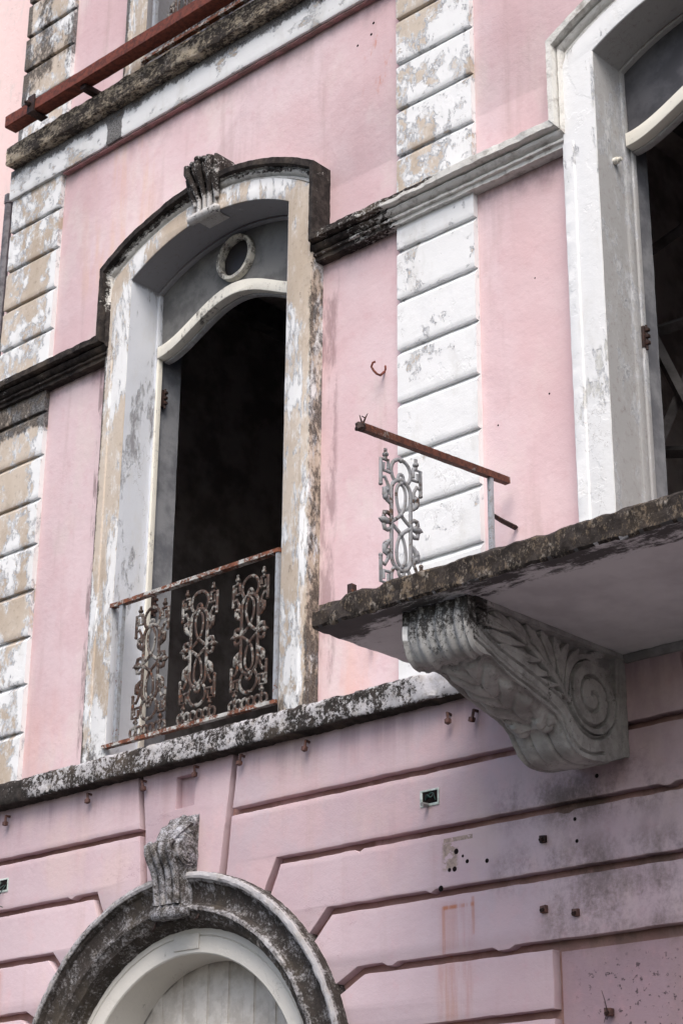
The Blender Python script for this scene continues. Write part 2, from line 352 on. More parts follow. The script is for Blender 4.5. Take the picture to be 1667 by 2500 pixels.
class G:
    "collects shapes into one mesh"
    def __init__(s): s.v = []; s.f = []
    def addm(s, V, F):
        b = len(s.v); s.v += [tuple(map(float, p)) for p in V]; s.f += [[i + b for i in f] for f in F]; return s
    def grid(s, P, ring=False, caps=False, loop=False):
        "P[i][j]: i along, j round; ring closes j, loop closes i"
        P = np.asarray(P, float); m, n = P.shape[:2]; F = []
        for i in range(m if loop else m - 1):
            i2 = (i + 1) % m
            for j in range(n if ring else n - 1):
                k = (j + 1) % n
                F.append([i * n + j, i * n + k, i2 * n + k, i2 * n + j])
        if caps: F.append([j for j in range(n)][::-1]); F.append([(m - 1) * n + j for j in range(n)])
        return s.addm(P.reshape(-1, 3), F)
    def box(s, x0, x1, y0, y1, z0, z1):
        V = [(x, y, z) for x in (x0, x1) for y in (y0, y1) for z in (z0, z1)]
        return s.addm(V, [[0, 1, 3, 2], [4, 6, 7, 5], [0, 4, 5, 1], [2, 3, 7, 6], [0, 2, 6, 4], [1, 5, 7, 3]])
    def bbox(s, x0, x1, y0, y1, z0, z1, b=.003):
        "box with chamfered edges"
        bm = bmesh.new(); bmesh.ops.create_cube(bm, size=1)
        for v in bm.verts: v.co = Vector(((x0 + x1) / 2 + v.co.x * (x1 - x0), (y0 + y1) / 2 + v.co.y * (y1 - y0), (z0 + z1) / 2 + v.co.z * (z1 - z0)))
        bmesh.ops.bevel(bm, geom=bm.edges[:], offset=b, segments=2, affect='EDGES', profile=.6)
        bm.verts.ensure_lookup_table(); bm.verts.index_update()
        s.addm([v.co[:] for v in bm.verts], [[v.index for v in f.verts] for f in bm.faces]); bm.free(); return s
    def tube(s, pts, r, n=8, closed=False, flat=1., caps=True):
        "round bar along points; r may be a list"
        p = [Vector(q) for q in pts]; m = len(p); rr = r if isinstance(r, (list, tuple)) else [r] * m
        rows = []; up = None
        for i in range(m):
            if closed: t = (p[(i + 1) % m] - p[i - 1]).normalized()
            else: t = (p[min(i + 1, m - 1)] - p[max(i - 1, 0)]).normalized()
            if up is None:
                up = Vector((0, 1, 0)) if abs(t.y) < .9 else Vector((1, 0, 0))
            u = (up - t * up.dot(t)).normalized(); v = t.cross(u); up = u
            rows.append([tuple(p[i] + (u * math.cos(a) * flat + v * math.sin(a)) * rr[i]) for a in [2 * math.pi * k / n for k in range(n)]])
        return s.grid(rows, ring=True, caps=caps and not closed, loop=closed)
    def ball(s, c, r, sc=(1, 1, 1), n=8):
        rows = []
        for i in range(1, n):
            a = math.pi * i / n
            rows.append([(c[0] + r * sc[0] * math.sin(a) * math.cos(b), c[1] + r * sc[1] * math.sin(a) * math.sin(b), c[2] + r * sc[2] * math.cos(a)) for b in [2 * math.pi * k / (n + 2) for k in range(n + 2)]])
        return s.grid(rows, ring=True, caps=True)
    def rough(s, amp, scale, chip=0., cs=9., seed=0):
        for i, p in enumerate(s.v):
            q = Vector(p) * scale + Vector((seed, seed, seed))
            d_ = noise.noise_vector(q) * amp + noise.noise_vector(q * 3.1) * amp * .5
            if chip:
                c_ = noise.noise(Vector(p) * cs + Vector((seed + 9, 0, 0)))
                if c_ > .25: d_ += Vector((0, 1, 0)) * chip * min(1, (c_ - .25) * 4) + Vector((0, 0, -1)) * chip * .3
            s.v[i] = (p[0] + d_.x, p[1] + d_.y, p[2] + d_.z)
        return s
    def build(s, name, mat, parent=None, sharp=38, org=None, weld=False):
        return mk(name, s.v, s.f, mat, parent, sharp, org, weld)

def arc(c, r, a0, a1, n):   # degrees, in the wall plane
    return [(c[0] + r * math.cos(R(a0 + (a1 - a0) * i / n)), c[1] + r * math.sin(R(a0 + (a1 - a0) * i / n))) for i in range(n + 1)]
def seg_arch(cx, half, spring, apex, n=40):
    "points of a segmental arch from left spring to right spring"
    sg = apex - spring; r = (half * half + sg * sg) / (2 * sg); zc = apex - r; a = math.asin(half / r)
    return [(cx + r * math.sin(-a + 2 * a * i / n), zc + r * math.cos(-a + 2 * a * i / n)) for i in range(n + 1)]
def plate(name, outer, holes, y0, y1, mat, parent, bevel=.004, sharp=38):
    "flat plate in the wall plane with holes, soft arrises; y0 is the front"
    cu = bpy.data.curves.new('tmp', 'CURVE'); cu.dimensions = '2D'; cu.fill_mode = 'BOTH'
    cu.extrude = (y1 - y0) / 2 - bevel; cu.bevel_depth = bevel; cu.bevel_resolution = 1; cu.offset = -bevel
    for lp in [outer] + list(holes):
        sp = cu.splines.new('POLY'); sp.points.add(len(lp) - 1); sp.use_cyclic_u = True
        for q, (a, b) in zip(sp.points, lp): q.co = (a, b, 0, 1)
    to = bpy.data.objects.new('tmp', cu); COL.objects.link(to)
    dg = bpy.context.evaluated_depsgraph_get(); dg.update()
    me = bpy.data.meshes.new_from_object(to.evaluated_get(dg))
    V = [(v.co.x, (y0 + y1) / 2 - v.co.z, v.co.y) for v in me.vertices]; F = [list(p.vertices) for p in me.polygons]
    bpy.data.objects.remove(to); bpy.data.curves.remove(cu); bpy.data.meshes.remove(me)
    return mk(name, V, F, mat, parent, sharp, weld=True)
def resample(path, step):
    "subdivide a polyline of tuples, keeping its corners"
    out = [path[0]]
    for a, b in zip(path, path[1:]):
        L = math.dist(a, b); n = max(1, int(L / step))
        for i in range(1, n + 1): out.append(tuple(a[k] + (b[k] - a[k]) * i / n for k in range(len(a))))
    return out
def sweep_x(prof, x0, x1, step=.02):
    "closed profile of (y,z) run along x"
    n = max(2, int((x1 - x0) / step)); prof = prof
    return [[(x0 + (x1 - x0) * i / n, y, z) for y, z in prof] for i in range(n + 1)]

# ------------------------------------------------------------------ ground
mk('street', [(-300, -300, 0), (300, -300, 0), (300, 300, 0), (-300, 300, 0)], [[0, 1, 2, 3]], M['asphalt'], org=(0, 0, 0))['kind'] = 'structure'
g = G(); g.bbox(-30, 30, -1.8, .05, -.1, .14, .02)
g.build('pavement', M['paving'])['kind'] = 'structure'

# ------------------------------------------------------------------ the pink building
B = thing('pink_building', (0, 0, 0), 'decaying pink colonial building with white peeling pilasters, arched windows and stone balcony', 'building')
CD, CB, CL = -1.70, 2.25, -1.69          # centres: tall window, right window, ground arch
XL, XR = -4.03, 8.0
def opening(cx, half=.775, zb=4.62, spring=8.138, apex=8.357):
    return [(cx - half, zb)] + seg_arch(cx, half, spring, apex) + [(cx + half, zb)]
UPZ = 5.22                                # storey height
def up(pts): return [(a, b + UPZ) for a, b in pts]
plate('upper_wall', [(XL + .02, 4.52), (XR, 4.52), (XR, 15.5), (XL + .02, 15.5)],
      [opening(CD), opening(CB), up(opening(CD)), up(opening(CB)), opening(CB + 3.95), up(opening(CB + 3.95))], .10, .5, M['pink_wall'], B, .002)
# ground floor: backing wall, then the raised courses
AC = (CL, 2.442)
plate('lower_wall', [(XL + .02, .0), (XR, .0), (XR, 4.50), (XL + .02, 4.50)],
      [[(CL - 1.2, 0)] + arc(AC, 1.2, 180, 0, 48) + [(CL + 1.2, 0)]], .062, .5, M['pink_groove'], B, .002)
cz = [4.515, 4.180, 3.842, 3.513, 3.173, 2.848, 2.52, 2.2]; GW = .046
HR = 1.25
def arcpt(x, side):    # height of radius HR circle at x
    dx = abs(x - CL); return AC[1] + math.sqrt(max(0, HR * HR - dx * dx))
def course(pts, name='course', holes=()):
    rp = resample(list(pts) + [pts[0]], .035)[:-1]
    pts = [(a + noise.noise(Vector((a * 9, 1, b * 9))) * .0035 + noise.noise(Vector((a * 31, 5, b * 31))) * .002, b + noise.noise(Vector((a * 8, 3, b * 8))) * .004 + noise.noise(Vector((a * 30, 7, b * 30))) * .0025
            + (-.016 if noise.noise(Vector((a * 5, 11, b * 13))) > .52 else 0)) for a, b in rp]
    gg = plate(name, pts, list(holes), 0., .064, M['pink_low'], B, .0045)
    return gg
vx = lambda z: (.414 - (4.468 - z) * .11)          # half gap of the key joints at height z (outer side)
corners = [None, (.784, 3.84, .703, 3.654), (1.178, 3.513, 1.041, 3.367), (1.404, 3.175, 1.262, 3.10)]
for sgn in (-1, 1):
    X = lambda o: CL + sgn * o
    far = X(2.34) + .0 if sgn < 0 else XR
    if sgn > 0: far = 3.45
    end = (XL + .02) if sgn < 0 else XR - .02
    def inner(o_hi, z_hi, o_lo, z_lo):
        "points along the hidden circle between two bearings"
        out = []
        a0 = math.atan2(z_hi - AC[1], o_hi); a1 = math.atan2(z_lo - AC[1], o_lo)
        for i in range(9):
            a = a0 + (a1 - a0) * i / 8; out.append((X(HR * math.cos(a)), AC[1] + HR * math.sin(a)))
        return out
    g2 = .024
    # top block beside the key joint
    o0, o1 = vx(4.515), vx(cz[1])
    blk = [(X(o0 + g2), cz[0]), (X(o1 + g2), cz[1]), (end, cz[1]), (end, cz[0])]
    if sgn > 0: blk = [(X(o0 + g2), cz[0]), (X(o1 + g2), cz[1]), (1.845, cz[1]), (1.80, cz[0])]
    course(blk)
    if sgn > 0: course([(1.84, cz[0]), (1.885, cz[1]), (end, cz[1]), (end, cz[0])])
    # second: between joint and first stepped corner
    c1, c2, c3 = corners[1:]
    zt = cz[1] - GW
    course([(X(vx(zt) + g2), zt), (X(vx(3.75) + g2), 3.70)] + inner(vx(3.7) + g2, 3.62, c1[2] - .02, c1[3]) + [(X(c1[0] - .012), c1[1]), (end, cz[2]), (end, zt)])
    zt = cz[2] - GW
    course([(X(c1[0] + .025), zt)] + inner(c1[2] + .03, c1[3] - .06, c2[2] - .02, c2[3]) + [(X(c2[0] - .01), cz[3]), (end, cz[3]), (end, zt)])
    zt = cz[3] - GW
    course([(X(c2[0] + .03), zt)] + inner(c2[2] + .02, c2[3] - .06, c3[2] - .02, c3[3]) + [(X(c3[0] - .01), cz[4]), (end, cz[4]), (end, zt)])
    zt = cz[4] - GW
    e2 = end if sgn < 0 else .985
    course([(X(c3[0] + .04), zt)] + inner(c3[2] + .01, c3[3] - .07, 1.24, cz[5]) + [(e2, cz[5]), (e2, zt)])
    course([(X(1.25), cz[5] - GW), (X(1.25), cz[6]), (e2, cz[6]), (e2, cz[5] - GW)])
    course([(X(1.25), cz[6] - GW), (X(1.25), cz[7]), (e2, cz[7]), (e2, cz[6] - GW)])
    course([(X(1.25), cz[7] - GW), (X(1.25), .16), (e2, .16), (e2, cz[7] - GW)])
for za, zb_ in ((cz[4] - GW, cz[5]), (cz[5] - GW, cz[6]), (cz[6] - GW, cz[7]), (cz[7] - GW, .16)):
    course([(3.42, za), (3.42, zb_), (XR - .02, zb_), (XR - .02, za)])
# key block between the joints, with the little niche
course([(CL - vx(4.515) + .022, 4.515), (CL - .29, 3.66), (CL + .29, 3.66), (CL + vx(4.515) - .022, 4.515)], 'key_block', [[(CL - .088, 4.446), (CL + .075, 4.446), (CL + .075, 4.25), (CL - .088, 4.25)]])
# the niche: a shallow frame standing in the key block
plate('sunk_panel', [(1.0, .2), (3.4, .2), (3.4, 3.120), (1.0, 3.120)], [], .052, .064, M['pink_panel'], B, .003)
plate('key_niche', [(CL - .094, 4.452), (CL + .08, 4.452), (CL + .08, 4.245), (CL - .094, 4.245)], [], .050, .0635, M['pink_low'], B, .003)
# ---- pilasters (blocks with sloping joints)
def pilaster(x0, x1, z0, z1, first, pitch=.343, y=.06, name='pilaster'):
    prof = [(.12, z0), (y, z0)]; z = first
    while z < z1 - .08:
        if z > z0 + .06:
            prof += [(y, z - .046 - .0), (.088, z - .010), (.092, z - .001), (y + .003, z)]
            prof += [(y, z + .006)]
        z += pitch
    prof += [(y, z1), (.12, z1)]
    pr = resample(prof, .03)
    gg = G(); P = np.array(sweep_x(pr, x0, x1, .03)); gg.grid(P, ring=True, caps=True)
    gg.rough(.0022, 14, seed=int(x0 * 3) + int(z0))
    return gg.build(name, M['pilaster'], B, 30)
# in this photo the shadow line is the underside of the upper block: joints listed by that edge
for x0 in (-.05, -4.03, 3.90):
    pilaster(x0, x0 + .60, 4.66, 7.62, 5.055)
    pilaster(x0, x0 + .60, 7.76, 9.45, 8.13, .345)
    pilaster(x0, x0 + .60, 9.86, 14.6, 10.33, .335)

# ---- string course and hood moulds: one run of moulding
def hood_path(cx):
    i = [(cx - .93, 7.612), (cx - .93, 8.19)] + seg_arch(cx, .93, 8.19, 8.47, 30)[1:-1] + [(cx + .93, 8.19), (cx + .93, 7.612)]
    o = [(cx - 1.048, 7.768), (cx - 1.048, 8.30)] + seg_arch(cx, 1.048, 8.30, 8.61, 30)[1:-1] + [(cx + 1.048, 8.30), (cx + 1.048, 7.768)]
    return i, o
HP = [(0, .1), (0, .03), (.16, .028), (.19, .008), (.28, .006), (.30, .022), (.34, .024), (.38, .004), (.46, -.014), (.56, -.022), (.60, -.016), (.62, -.004), (.65, -.006), (.67, -.05), (.70, -.062), (.97, -.066), (1.0, -.060), (1.0, .1)]
def moulding(name, I, O, mat, step=.03, seed=0, amp=.004, parent=None, ky=1.):
    both = resample([a + b for a, b in zip(I, O)], step)
    rows = []
    for a, b, c, d2 in both:
        rows.append([(a + (c - a) * s, y, b + (d2 - b) * s) for s, y in HP])
    gg = G(); gg.grid(rows, ring=True, caps=True); gg.rough(amp, 22, .006, 8, seed)
    return gg.build(name, mat, parent or B, 34)
i1, o1 = hood_path(CD); i2, o2 = hood_path(CB); i3, o3 = hood_path(CB + 3.95)
moulding('string_course', [(XL - .02, 7.612)] + [i1[0]], [(XL - .02, 7.768)] + [o1[0]], M['string'], seed=1)
moulding('string_course', [i1[-1], i2[0]], [o1[-1], o2[0]], M['string'], seed=2)
moulding('string_course', [i2[-1], i3[0]], [o2[-1], o3[0]], M['string'], seed=3)
# ---- sill band
sill = resample([(.0, 4.500), (-.055, 4.512), (-.092, 4.508), (-.100, 4.522), (-.102, 4.640), (-.092, 4.656), (-.03, 4.668), (.12, 4.672), (.12, 4.500)], .02)
gg = G(); gg.grid(sweep_x(sill, XL - .05, .95, .015), ring=True, caps=True); gg.rough(.006, 17, .012, 7, 3)
gg.build('sill_band', M['sill'], B, 40)
# ---- ledge of the second floor
gg = G(); gg.grid(sweep_x(resample([(.1, 9.445), (.035, 9.447), (.03, 9.46), (.028, 9.70), (.1, 9.70)], .03), XL - .01, 5.6, .03), ring=True, caps=True); gg.rough(.0025, 14, seed=4)
gg.build('ledge_band', M['ledge_white'], B, 40)
gg = G(); gg.grid(sweep_x(resample([(.1, 9.435), (.055, 9.43), (.055, 9.447), (.1, 9.447)], .03), XL + .62, 5.6, .03), ring=True, caps=True); gg.rough(.003, 14, seed=4)
gg.build('ledge_fillet', plain('brick_red_plaster', (176, 132, 132), (140, 112, 108), 9), B, 40)
gg = G(); gg.grid(sweep_x(resample([(.1, 9.702), (-.055, 9.704), (-.062, 9.715), (-.064, 9.858), (-.05, 9.870), (.1, 9.876)], .02), XL + .03, 5.6, .015), ring=True, caps=True); gg.rough(.006, 15, .012, 6, 5)
gg.build('ledge_slab', M['ledge_dark'], B, 40)
gg = G(); gg.grid(sweep_x(resample([(.1, 9.872), (-.01, 9.872), (-.02, 9.90), (-.0, 9.935), (.1, 9.94)], .02), XL + .1, 5.4, .015), ring=True, caps=True); gg.rough(.012, 12, .02, 5, 6)
gg.build('ledge_curb', M['ledge_dark'], B, 40)

# ---- French windows
def tall_window(cx, dz, right=False, shut=False):
    Wd = part('french_window', B); mj = M['jamb_grey'] if right else M['jamb']
    sh = lambda pts: [(a, b + dz) for a, b in pts]
    zb = 4.655
    plate('surround', sh([(cx - .994, zb)] + [(cx - .994, 7.75)] + seg_arch(cx, .97, 8.22, 8.50) + [(cx + .994, 7.75), (cx + .994, zb)]),
          [], .0, .11, M['surround'], Wd, .004) if False else None
    # surround as an n-shaped plate
    outer = sh([(cx - .994, zb), (cx - .994, 8.10)] + seg_arch(cx, .95, 8.20, 8.50) + [(cx + .994, 8.10), (cx + .994, zb), (cx + .77, zb)]
               + seg_arch(cx, .77, 8.138, 8.352)[::-1] + [(cx - .77, zb)])
    plate('surround', outer, [], .0, .12, M['surround'], Wd, .005)
    # raised outer listel of the surround, as on the plaster
    for sx in (-1, 1):
        gb = G(); P = [[(cx + sx * (.994 - q * .075), y, z + dz) for q, y in ((-.02, .1), (-.02, -.006), (0.05, -.009), (.9, -.009), (1., .001), (1.0, .05))] for z in np.arange(zb + .004, 7.60, .03)]
        gb.grid(P, ring=True, caps=True); gb.rough(.0018, 18, seed=cx); gb.build('listel', M['surround'], Wd, 30)
    i, o = hood_path(cx)
    moulding('hood_mould', sh(i), sh(o), M['string'], .03, 4 + cx, .003, Wd)
    # lining of the reveal
    op = resample([(cx - .767, zb - .02), (cx - .767, 8.134)] + seg_arch(cx, .767, 8.134, 8.348)[1:-1] + [(cx + .767, 8.134), (cx + .767, zb - .02)], .05)
    op = sh(op)
    rows = [[(a, y, b) for y in (.004, .05, .10, .15, .20, .26)] for a, b in op]
    back = [[(a * 1. + (cx - a) * -.012, y, b) for y in (.26, .10, .004)] for a, b in op]
    gr = G(); gr.grid(rows); gr.rough(.0015, 9, seed=2)
    lo = gr.build('reveal', mj, Wd, 45)
    rows = [[(a, y, b) for y in (.305, .40, .50)] for a, b in op]
    gr = G(); gr.grid(rows); gr.rough(.002, 9, seed=2); gr.build('inner_reveal', M['inside_grey'], Wd, 45)
    # timber frame inside the reveal
    fo = [(cx - .77, zb - .02), (cx - .77, 8.13)] + seg_arch(cx, .77, 8.13, 8.34)[1:-1] + [(cx + .77, 8.13), (cx + .77, zb - .02), (cx + .752, zb - .02)] + seg_arch(cx, .752, 8.118, 8.325)[::-1] + [(cx - .752, zb - .02)]
    fr_ = plate('frame', sh(fo), [], .256, .312, mj, Wd, .005)
    # transom: ogee bar, glass above it, round light with its ring
    def og(o): o = abs(o) / .735; return 7.62 + .225 * (1 - o) ** 1.25 * (1 + 1.9 * o) if o < 1 else 7.62
    def og(o): return 7.60 + .235 * (.5 + .5 * math.cos(math.pi * min(1, abs(o) / .72))) ** .85
    xs = [(-.74 + 1.48 * k / 48) for k in range(49)]
    low = [(cx + q, og(q)) for q in xs]; hi = [(cx + q, og(q) + .088) for q in xs]
    tb = plate('transom', sh(low + hi[::-1]), [], .245, .315, M['frame'], Wd, .006)
    plate('transom_moulding', sh([(a, b - .008) for a, b in low] + [(a, b + .03) for a, b in low[::-1]]), [], .317, .365, M['jamb_grey'], Wd, .004)  # darker grey coat paints in the shaded underside of the transom
    OC = (cx, 8.132 + dz)
    gl = sh(hi) + sh(seg_arch(cx, .76, 8.122, 8.336)[::-1])
    plate('transom_glass', gl, [arc(OC, .14, 0, 360, 32)[:-1]], .292, .300, M['glass_dark'] if right else M['glass'], Wd, .001)
    rg = [[(OC[0] + r * math.cos(a), y, OC[1] + r * math.sin(a)) for r, y in ((.139, .302), (.138, .256), (.143, .246), (.166, .246), (.171, .254), (.172, .302))] for a in [2 * math.pi * k / 48 for k in range(48)]]
    gr = G(); gr.grid(rg, ring=True, loop=True); gr.rough(.0018, 26); gr.build('oculus_ring', M['frame_dirty'], Wd, 40)
    plate('oculus_glass', arc(OC, .150, 0, 360, 32)[:-1], [], .3025, .308, M['glass_plum'], Wd, .001)
    # iron hinges left on the frame
    if not shut:
        for z in ((5.72, 7.25) if not right else (6.35,)):
            gb = G(); gb.bbox(cx - .752, cx - .735, .31, .335, z + dz, z + dz + .13, .002); gb.tube([(cx - .735, .335, z + dz - .01), (cx - .735, .335, z + dz + .14)], .008)
            for q in (.02, .06, .10): gb.bbox(cx - .736, cx - .715, .322, .345, z + dz + q, z + dz + q + .018, .002)
            gb.build('hinge', M['rust_black'], Wd)
    else:
        plate('shutter', sh([(cx - .73, zb), (cx - .73, 7.60), (cx + .73, 7.60), (cx + .73, zb)]), [], .32, .36, M['shutter'], Wd, .004)
    return Wd
WA = tall_window(CD, 0); WB = tall_window(CB, 0, True)
WU = tall_window(CD, UPZ, shut=True); tall_window(CB, UPZ, True, True)
# peg left in the right reveal
gb = G(); gb.tube([(CB - .765, .16, 7.47), (CB - .74, .16, 7.47)], .020, 12); gb.tube([(CB - .74, .16, 7.47), (CB - .715, .16, 7.47)], .013, 10); gb.build('wall_peg', M['frame'], WB)
gb = G(); gb.bbox(CB - .77, CB - .74, .315, .35, 4.66, 8.0, .004); gb.rough(.004, 9); gb.build('flaking_frame_post', M['jamb_grey'], WB)
gb = G(); gb.bbox(CD - .77, CD - .735, .26, .30, 4.66, 7.6, .004); gb.build('frame_post', M['frame'], WA)

# ---- rooms behind the openings
gb = G()
def rect(g_, p0, p1, p2, p3): g_.addm([p0, p1, p2, p3], [[0, 1, 2, 3]])
for z0, z1 in ((4.62, 9.3), (9.8, 14.5)):
    x0, x1, y0, y1 = XL + .1, XR, .502, 4.2
    rect(gb, (x0, y1, z0), (x1, y1, z0), (x1, y1, z1), (x0, y1, z1))
    rect(gb, (x0, y0, z0), (x0, y1, z0), (x0, y1, z1), (x0, y0, z1))
    rect(gb, (x1, y0, z0), (x1, y1, z0), (x1, y1, z1), (x1, y0, z1))
    rect(gb, (x0, y0, z0), (x1, y0, z0), (x1, y1, z0), (x0, y1, z0))
    rect(gb, (x0, y0, z1), (x1, y0, z1), (x1, y1, z1), (x0, y1, z1))
gb.build('interior_walls', M['inside'], B)
gb = G(); gb.box(.1, .25, .505, 4.19, 4.63, 9.29); gb.build('partition_wall', M['inside'], B)
gb = G(); gb.box(XL, XR, .5, 12, 0.0, 4.60); gb.box(XL, XR, .5, 12, 14.52, 15.5); gb.box(XL, XR, 11.5, 12, 4.6, 14.52); gb.box(XL, XL + .09, .502, 11.5, 4.6, 14.52); gb.box(XR + .002, XR + .3, .502, 11.5, 4.6, 14.52); gb.box(XL+.09, XR, .502, 11.5, 9.31, 9.79)
gb.build('rear_walls', M['pink_low'], B)
gb = G()
for k in range(14): gb.box(XL + .4 + k * .85, XL + .52 + k * .85, .505, 4.19, 9.08, 9.29)
gb.build('ceiling_joists', M['steel'], B)
# steel props crossing inside the right window
for a, b in (((.45, 1.2, 8.30), (1.9, 1.2, 4.70)), ((.45, 1.25, 5.40), (1.9, 1.25, 7.80)), ((.4, 1.5, 7.6), (3.2, 1.5, 8.4)), ((.5, 1.3, 7.05), (3.4, 1.3, 6.9)), ((.4, 1.4, 6.4), (3.4, 1.4, 5.6))):
    gb = G(); gb.tube([a, b], .04, 4); gb.build('steel_brace', M['steel'], B)

# ---- keystones
def keystone(name, cx, prof, w0, w1, flutes, mat, parent, amp=.014, seed=0, nu=48, wf=None):
    "prof: (y,z) front line from bottom to top; width runs w0 bottom to w1 top"
    pr = resample(prof, .012); n = len(pr); rows = []
    for k, (y, z) in enumerate(pr):
        t = k / (n - 1); hw = (w0 + (w1 - w0) * t) / 2 if wf is None else wf(z) / 2
        row = [(cx - hw, .11, z)]
        for u in range(nu + 1):
            q = -1 + 2 * u / nu
            edge = (1 - abs(q) ** 6)
            fl = math.cos(q * math.pi * flutes) * .5 + .5
            yy = y * (.72 + .28 * edge) if y < 0 else y
            row.append((cx + q * hw, yy + (fl ** .6) * amp * edge, z))
        row.append((cx + hw, .11, z)); rows.append(row)
    gg = G(); gg.grid(rows, ring=True, caps=True); return gg
def lobes(gg, cx, pts):
    for (dx, y, z, r, sx, sy, sz) in pts: gg.ball((cx + dx, y, z), r, (sx, sy, sz), 12)
kw = lambda z: np.interp(z, [8.30, 8.40, 8.46, 8.52, 8.60, 8.68, 8.73, 8.76, 8.79], [.20, .19, .16, .18, .26, .31, .30, .25, .14])
ks = keystone('k', CD, [(.02, 8.335), (-.02, 8.335), (-.03, 8.37), (-.03, 8.42), (-.03, 8.47), (-.045, 8.53), (-.075, 8.58), (-.105, 8.63), (-.12, 8.68), (-.115, 8.72), (-.085, 8.755), (-.04, 8.77), (.09, 8.785)], 0, 0, 3.0, None, None, .040, wf=kw)
for q in (-.05, 0, .05):
    ks.tube([(CD + q, -.035, 8.37), (CD + q * 1.0, -.038, 8.46), (CD + q * 1.5, -.065, 8.55), (CD + q * 2.1, -.11, 8.66), (CD + q * 2.2, -.11, 8.72)], [.017, .017, .021, .028, .024], 8)
for q in (-.11, -.055, 0, .055, .11):          # scalloped shell rim
    ks.ball((CD + q, -.085 - .02 * (1 - abs(q) * 8), 8.735 - abs(q) * .25), .034, (.9, 1.1, .75), 10)
ks.tube([(CD + .10, -.02, 8.44), (CD + .115, -.05, 8.54), (CD + .135, -.06, 8.64), (CD + .12, -.05, 8.74)], [.018, .03, .032, .02], 8)
ks.tube([(CD - .10, -.02, 8.44), (CD - .115, -.05, 8.54), (CD - .135, -.06, 8.64), (CD - .12, -.05, 8.72)], [.018, .028, .03, .02], 8)
ks.tube([(CD - .145, -.028, 8.338), (CD - .13, -.038, 8.335), (CD - .05, -.044, 8.330), (CD + .05, -.044, 8.330), (CD + .13, -.038, 8.335), (CD + .145, -.028, 8.338)], [.012, .034, .036, .036, .034, .012], 12)
ks.rough(.0055, 34, 0, 9, 3); ks.build('keystone', M['key_dark'], WA, 50)
# ---- ground-floor arch
AW = part('arched_doorway', B)
c2 = (-1.68, 2.45)
ap = [(1.392, .034), (1.392, -.065), (1.385, -.082), (1.365, -.088), (1.350, -.082), (1.345, -.070), (1.335, -.064), (1.325, -.045), (1.29, -.030), (1.25, -.022), (1.215, -.030), (1.205, -.052), (1.19, -.066), (1.172, -.066), (1.160, -.050), (1.150, -.046), (1.135, -.034), (1.12, -.03), (1.105, .0), (1.09, .04), (1.08, .085), (1.02, .095), (1.02, .2), (1.39, .2)]
an = 260
rows = [[(c2[0] + r * math.cos(a), y, c2[1] + r * math.sin(a)) for r, y in ap] for a in [math.pi * (1.0 - k / an) for k in range(an + 1)]]
rows = [[(x, y, .2) for x, y in [(c2[0] - r, y) for r, y in ap]]] + rows + [[(c2[0] + r, y, .2) for r, y in ap]]
gg = G(); gg.grid(rows, ring=True, caps=True); gg.rough(.0045, 18, .004, 7, 8); gg.build('archivolt', M['arch'], AW, 34)
# pale face and splayed reveal inside it
wp = [(1.10, .070), (1.052, .072), (1.047, .080), (1.042, .072), (.950, .072), (.942, .080)]
rows = []
for k in range(121):
    a = math.pi * (1.12 - 1.24 * k / 120)
    rows.append([(CL + r * math.cos(a), y, 2.447 + r * math.sin(a)) for r, y in wp])
for r_ in (rows[0], rows[-1]): pass
gg = G(); gg.grid([[(x, y, .15) for x, y, z in rows[0]]] + rows + [[(x, y, .15) for x, y, z in rows[-1]]]); gg.rough(.0015, 12); gg.build('arch_face', M['arch_white'], AW, 30)
rows = []
for k in range(81):
    a = math.pi * (1 - k / 80)
    f_ = np.array((CL + .942 * math.cos(a), .08, 2.447 + .942 * math.sin(a))); b_ = np.array((CL + .80 * math.cos(a), .31, 2.600 + .775 * math.sin(a)))
    rows.append([f_ + (b_ - f_) * t for t in (0, .25, .5, .75, 1)])
rows = [[(p[0], p[1], .15) for p in rows[0]]] + rows + [[(p[0], p[1], .15) for p in rows[-1]]]
gg = G(); gg.grid(rows); gg.rough(.002, 8); gg.build('arch_reveal', M['arch_white'], AW, 40)
plate('arch_plaque', [(-1.815, 3.505), (-1.60, 3.505), (-1.60, 3.415), (-1.815, 3.415)], [], .062, .075, M['arch_white'], AW, .004)
# boarded door: planks with beads
gb = G(); x = CL - .86; k = 0
while x < CL + .86:
    wd = (.118, .060, .118, .095)[k % 4]; gb.bbox(x, x + wd - .007, .31 + (0 if k % 2 else .010), .37, .2, 3.45, .004)
    gb.tube([(x + wd - .004, .322, .2), (x + wd - .004, .322, 3.45)], .006, 6); x += wd; k += 1
gb.box(CL - .95, CL + .95, .362, .40, .2, 3.5); gb.build('boarded_door', M['boards'], AW, 30)
# lower keystone with volute and leaf
kp = [(.0, 3.575), (-.10, 3.580), (-.135, 3.600), (-.135, 3.630), (-.115, 3.650), (-.115, 3.68), (-.118, 3.74), (-.128, 3.80), (-.145, 3.86), (-.178, 3.91), (-.20, 3.95), (-.20, 3.985), (-.17, 4.01), (-.12, 4.03), (-.09, 4.05), (-.06, 4.10), (-.03, 4.15), (-.005, 4.19), (.03, 4.21)]
ks = keystone('k', CL, kp, .225, .26, 2.0, None, None, .004)
for q in (-.085, -.028, .028, .085):
    ks.tube([(CL + q * (1 + .12 * k / 8), y - .004, z) for k, (y, z) in enumerate(kp[4:13])], [.022] * 8 + [.018], 10)
ks.tube([(CL - .145, -.075, 3.603), (CL - .07, -.11, 3.598), (CL + .07, -.11, 3.598), (CL + .145, -.075, 3.603)], [.026, .034, .034, .026], 12)
